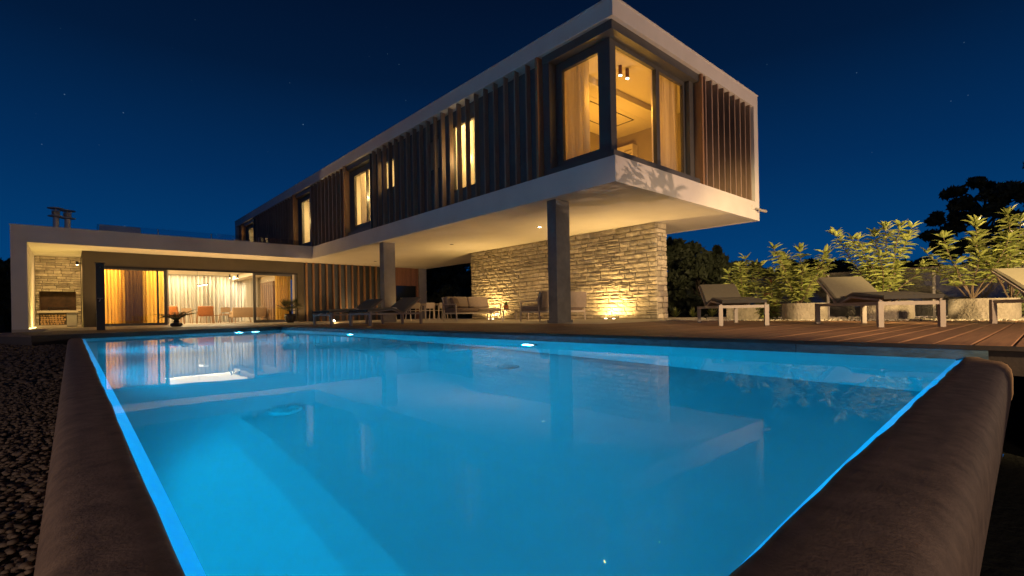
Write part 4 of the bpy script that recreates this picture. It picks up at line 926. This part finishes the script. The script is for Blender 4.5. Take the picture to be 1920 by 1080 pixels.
# ================================================================== GARDEN
def leaf_mesh(L, w, m):
    V = [(0, 0, 0), (L*.3, w*.5, .012), (L*.7, w*.42, .01), (L, 0, -.015), (L*.7, -w*.42, .01), (L*.3, -w*.5, .012), (L*.35, 0, 0), (L*.7, 0, -.003)]
    me = bpy.data.meshes.new('leaf'); me.from_pydata(V, [], [(0, 6, 1), (0, 5, 6), (6, 7, 2, 1), (5, 4, 7, 6), (7, 3, 2), (4, 3, 7)]); me.materials.append(m); return me, V, me.polygons
lm, LV, _ = leaf_mesh(.205, .062, leaf_m); lmr, _, _ = leaf_mesh(.19, .06, leaf_r)
LF = [(0, 6, 1), (0, 5, 6), (6, 7, 2, 1), (5, 4, 7, 6), (7, 3, 2), (4, 3, 7)]
def shrub(label, x, y, base, stems, H, spread, nlimit, red=0, leafstep=.064, seed=1, group='shrubs lit in the planters', s0=.14):
    rn = random.Random(seed); t = thing('laurel_shrub', label, 'shrub', (x, y, base), group)
    sb = MB(); leaves = []
    for k in range(stems):
        az = 2*math.pi*k/stems+rn.uniform(-.4, .4); h = H*rn.uniform(.40, 1.0) if k else H; sp = spread*rn.uniform(.3, 1.0)
        if k == 0: sp *= .3
        pts = []
        for i in range(9):
            s_ = i/8; pts.append(Vector((x+math.cos(az)*sp*(s_**.95)+.03*math.sin(s_*5+k), y+math.sin(az)*sp*(s_**.95)+.02*math.sin(s_*7+k), base+h*s_)))
        sb.tube(pts, [.011*(1-.75*i/8)+.002 for i in range(9)], 5)
        s_ = s0; rot = rn.uniform(0, 6)
        while s_ < 1.0:
            kk = s_*8; p = pts[int(kk)].lerp(pts[min(int(kk)+1, 8)], kk-int(kk)); nl = 4 if s_ < .85 else 7
            for j in range(nl):
                rot += 2.4+rn.uniform(-.3, .3); leaves.append((p, rot, rn.uniform(-.25, .45)+(.55 if s_ > .93 else 0), rn.uniform(.75, 1.15)))
            s_ += leafstep/h*rn.uniform(.8, 1.2)
    sb.build('stem', stem_m, t, smooth=True)
    rn.shuffle(leaves); rest = MB()
    for i, (p, az, el, sc) in enumerate(leaves):
        M = Matrix.Translation(p)@Matrix.Rotation(az, 4, 'Z')@Matrix.Rotation(-el, 4, 'Y')@Matrix.Rotation(rn.uniform(-.5, .5), 4, 'X')@Matrix.Scale(sc, 4)
        if i < nlimit:
            o = bpy.data.objects.new('leaf', lmr if i < red else lm); COL.objects.link(o); o.parent = t; o.matrix_local = Matrix.Translation(-WP[t])@M
        else: rest.add([M@Vector(v) for v in LV], LF)
    if rest.v: rest.build('leaves', leaf_m, t, recalc=False, kind='stuff')
    return len(leaves)
def planter(label, x, y, r, h):
    t = thing('round_planter', label, 'planter', (x, y, 0), 'round concrete planters'); 
    b = MB(); b.lathe((x, y, -.01), [(r, 0), (r*1.015, h*.3), (r, h-.02), (r-.015, h), (r-.06, h), (r-.06, h-.05)], 40); b.build('tub', planter_m, t, smooth=True)
    b = MB(); b.lathe((x, y, h-.09), [(r-.065, 0), (r-.065, .03)], 32); b.build('soil', soil_m, t)
PL = [(12.05, 4.98, .42, .33, 'round concrete planter behind the lounger nearest the stone wall'), (11.75, 3.62, .42, .37, 'round concrete planter between the two right-hand loungers'),
      (11.85, 2.20, .42, .37, 'round concrete planter hidden behind the big lounger'), (11.85, .84, .46, .38, 'largest-looking round concrete planter at the right, with two leaning shrub stems')]
for (x, y, r, h, l) in PL: planter(l, x, y, r, h)
shrub('slender laurel shrub with two upright tips, nearest the stone wall', 12.05, 4.98, .30, 9, 1.22, .42, 150, seed=11)
shrub('dense laurel shrub with russet leaves low on its left, second from the stone wall', 11.75, 3.72, .33, 15, 1.22, .72, 230, red=14, seed=12)
shrub('bushy low laurel between the first two planters', 11.95, 4.4, -.02, 11, .85, .45, 140, red=16, seed=17)
shrub('tall laurel shrub with three upright plumes, third from the stone wall', 11.85, 2.25, .33, 13, 1.48, .80, 250, seed=13, s0=.2)
shrub('open leaning laurel shrub in the planter behind the glass post', 11.85, .98, .33, 9, 1.38, .85, 220, seed=14, s0=.42)
shrub('tall laurel stem rising at the right edge of the photo', 11.95, .50, .33, 6, 1.52, .55, 160, seed=15, s0=.40)
shrub('low laurel bush behind the glass fence, beyond the leaning shrub', 13.52, .42, -.02, 5, 1.04, .42, 60, seed=16, leafstep=.10)
# garden spots
for i, (x, y, l) in enumerate(((11.35, 5.6, 'small spike spotlight in the pebbles near the terrace corner'), (11.33, 2.72, 'small spike spotlight lighting the pebbles between two planters'), (11.25, 1.35, 'small spike spotlight in the pebbles beside the largest planter'))):
    t = thing('spike_spotlight', l, 'spotlight', (x, y, 0), 'spike spotlights in the pebble bed'); b = MB(); b.tube([(x-.03, y, .0), (x-.03, y, .1)], .008, 6); b.build('spike', black_m, t); b = MB(); b.tube([(x-.08, y, .08), (x-.01, y, .13)], .03, 10); b.build('housing', black_m, t)
# glass fence
t = thing('glass_fence', 'clear glass fence with steel posts behind the planters', 'fence', (12.46, 1.5, 0))
fy = [5.3, 3.45, 1.61, -.25, -2.1]
for k in range(4): bx('glass_panel', pane_b, 12.80, 12.815, fy[k+1]+.03, fy[k]-.03, .04, .99, t)
for y in fy[1:]: bx('post', steel_m, 12.77, 12.81, y-.02, y+.02, -.02, 1.0, t)
# back garden wall, rubble
gw = thing('garden_wall', 'rough dark retaining wall behind the glass fence', 'wall', (15.5, 0, 0)); bx('wall_body', bwall_m, 15.2, 15.6, -12, 6.0, -.4, 1.12, gw)
bx('wall_coping', bwall_m, 15.15, 15.65, -12, 6.02, 1.121, 1.18, gw)
# low border plants by the terrace
for i, (x, y, l) in enumerate(((16.6, 9.4, 'small leafy plant at the dark end of the stone wall, left one'), (16.7, 8.75, 'small leafy plant at the dark end of the stone wall, middle one'), (16.8, 8.1, 'small leafy plant at the dark end of the stone wall, right one'))):
    t = thing('border_plant', l, 'plant', (x, y, 0), 'small border plants behind the terrace'); b = MB(); rn = random.Random(i)
    for k in range(26):
        az = rn.uniform(0, 6.28); el = rn.uniform(.5, 1.4); L = rn.uniform(.2, .45); d = Vector((math.cos(az)*math.cos(el), math.sin(az)*math.cos(el), math.sin(el))); s_ = d.cross(Vector((0, 0, 1))).normalized()*.035; o = Vector((x, y, -.02))
        b.add([o, o+d*L*.6+s_, o+d*L, o+d*L*.6-s_], [(0, 1, 2, 3)])
    b.build('leaf_tuft', leaf_m, t, recalc=False)
bx('garden_soil', soil_m, 16.41, 60, -30, 40, -.4, -.05, None, kind='structure')
# trees
def tree(label, x, y, base, H, rad, n, kind='round', seed=0, leaf=.22, name='tree', mtl=tree_m):
    rs = np.random.RandomState(seed); rn = random.Random(seed); t = thing(name, label, 'tree', (x, y, base), 'dark trees beyond the garden')
    b = MB(); trunk = [(x, y, base-.3), (x+.1*H*.2, y, base+H*.35), (x-.05*H*.2, y+.1, base+H*.7)]; b.tube(trunk, [H*.03, H*.022, H*.010], 8)
    clumps = []
    nc = 60
    for k in range(nc):
        if kind == 'cone':
            h = rn.uniform(.15, 1.0); rr = rad*(1.02-h)*rn.uniform(.3, 1); cr_ = rad*(.30*(1.1-h)+.06)
        elif kind == 'pine':
            h = rn.uniform(.30, 1.0); rr = rad*math.sin(math.pi*min(1, (1.05-h)/.75))**.5*rn.uniform(.25, 1); cr_ = rad*rn.uniform(.07, .18)
        else:
            h = rn.uniform(.18, .97); rr = rad*math.sin(math.pi*min(1, max(.06, (h-.05)/.98)))**.6*rn.uniform(.2, 1); cr_ = rad*rn.uniform(.10, .26)
        a_ = rn.uniform(0, 6.28); c_ = (x+rr*math.cos(a_), y+rr*math.sin(a_), base+H*h); clumps.append((c_, cr_))
        if k % 2 == 0:
            st = (x, y, base+H*max(.2, h-.2)); b.tube([st, ((st[0]+c_[0])/2, (st[1]+c_[1])/2, (st[2]+c_[2])/2+.05*H), c_], [H*.010, H*.006, H*.003], 5)
    b.build('trunk', bark_m, t)
    per = n//nc; V = []
    for (c_, r) in clumps:
        d = rs.normal(size=(per, 3)); d /= np.linalg.norm(d, axis=1)[:, None]; p = np.array(c_)+d*(r*rs.uniform(.35, 1.15, (per, 1)))*np.array((1.15, 1.15, .65))
        u = rs.normal(size=(per, 3)); u /= np.linalg.norm(u, axis=1)[:, None]; w = np.cross(u, rs.normal(size=(per, 3))); w /= np.linalg.norm(w, axis=1)[:, None]
        s_ = leaf*rs.uniform(.5, 1.2, (per, 1)); V.append(np.stack([p-u*s_, p+w*s_*.45, p+u*s_, p-w*s_*.45], 1))
    V = np.concatenate(V).reshape(-1, 3)-np.array((x, y, base)); F = np.arange(len(V)).reshape(-1, 4)
    me = bpy.data.meshes.new('crown'); me.vertices.add(len(V)); me.vertices.foreach_set('co', V.ravel()); me.loops.add(F.size); me.loops.foreach_set('vertex_index', F.ravel())
    me.polygons.add(len(F)); me.polygons.foreach_set('loop_start', np.arange(0, F.size, 4)); me.polygons.foreach_set('loop_total', np.full(len(F), 4)); me.update(); me.validate(); me.materials.append(mtl)
    link('crown', me, (x, y, base), t)
def at(px, dist):                                          # ground point at a bearing (pixel column of a 1920 wide view) and forward distance
    r = (px-960)/918.7*dist; return (rgt.x*r+fwd.x*dist, rgt.y*r+fwd.y*dist)
TREES = [(1268, 26, 4.0, 2.0, 'round', 'dark rounded tree right behind the free end of the stone wall'), (1312, 25, 3.1, 1.9, 'round', 'lower dark tree between the stone wall and the narrow conifer'), (1347, 31, 4.1, 0.9, 'cone', 'narrow dark conifer between the wall and the first shrub'),
         (1398, 30, 3.0, 2.0, 'round', 'low dark tree behind the first laurel shrub'), (1450, 32, 2.5, 2.2, 'round', 'low dark tree right of the narrow conifer'),
         (1500, 48, 5.3, 2.5, 'round', 'dark tree behind the second laurel shrub'), (1560, 46, 4.3, 3.0, 'round', 'dark tree rising left of the three-plumed laurel'),
         (1640, 50, 4.0, 3.0, 'round', 'dark tree behind the three-plumed laurel'), (1725, 46, 4.4, 2.6, 'round', 'dark tree between the two tallest shrubs'),
         (1850, 34, 8.7, 3.3, 'pine', 'large dark pine towering at the right edge'), (1950, 32, 9.6, 3.4, 'pine', 'second dark pine cut by the right edge'),
         (1310, 22, 2.6, 1.6, 'round', 'dark bush below the overhang behind the terrace'), (835, 60, 6.5, 4.0, 'round', 'dark tree mass seen between the pillar and stone wall'),
         (870, 48, 6.2, 3.0, 'round', 'dark tree just left of the stone wall'), (805, 52, 6.0, 3.2, 'round', 'dark tree right of the end pillar'),
         (2, 33, 3.9, 2.2, 'round', 'dark tree left of the white pavilion'), (-35, 28, 4.4, 2.2, 'round', 'dark tree cut by the left edge')]
for i, (px, d, H, r, k, l) in enumerate(TREES):
    x, y = at(px, d); tree(l, x, y, -.5, H+.5, r, 9000 if k != 'pine' else 14000, k, seed=20+i, leaf=.16+d*.003, name={'cone': 'conifer_tree', 'pine': 'pine_tree'}.get(k, 'garden_tree'))
# low dark hedge line behind, one mass
def hedge(name, label, p, q, h, w, n, seed):
    rs = np.random.RandomState(seed); tt = rs.uniform(0, 1, n); P = np.array(p)[None]*(1-tt[:, None])+np.array(q)[None]*tt[:, None]
    hh = h*(.75+.25*np.sin(tt*37)+.12*np.sin(tt*91)); z = rs.uniform(0, 1, n)**.7*hh; off = rs.uniform(-w, w, n)
    d = np.array(q)-np.array(p); d = d/np.linalg.norm(d); C_ = np.stack([P[:, 0]-d[1]*off, P[:, 1]+d[0]*off, z-.4], 1)
    u = rs.normal(size=(n, 3)); u /= np.linalg.norm(u, axis=1)[:, None]; ww = np.cross(u, rs.normal(size=(n, 3))); ww /= np.linalg.norm(ww, axis=1)[:, None]; s_ = rs.uniform(.12, .3, (n, 1))
    V = np.stack([C_-u*s_, C_+ww*s_*.5, C_+u*s_, C_-ww*s_*.5], 1).reshape(-1, 3); F = np.arange(len(V)).reshape(-1, 4)
    mb = MB(); mb.v = V.tolist(); mb.f = F.tolist(); o = mb.build(name, tree_m, None, centre=False, kind='stuff', recalc=False); tag(o, label, 'hedge')
p, q_ = at(700, 34), at(1480, 27); hedge('undergrowth', 'dark undergrowth behind the terrace and stone wall', p, q_, 2.3, 1.0, 16000, 1)
p, q_ = at(1250, 52), at(2300, 40); hedge('undergrowth', 'dark far undergrowth behind the garden wall', p, q_, 3.0, 2.0, 16000, 2)
p, q_ = at(-300, 30), at(22, 36); hedge('undergrowth', 'dark undergrowth left of the pavilion', p, q_, 2.2, 1.0, 7000, 3)
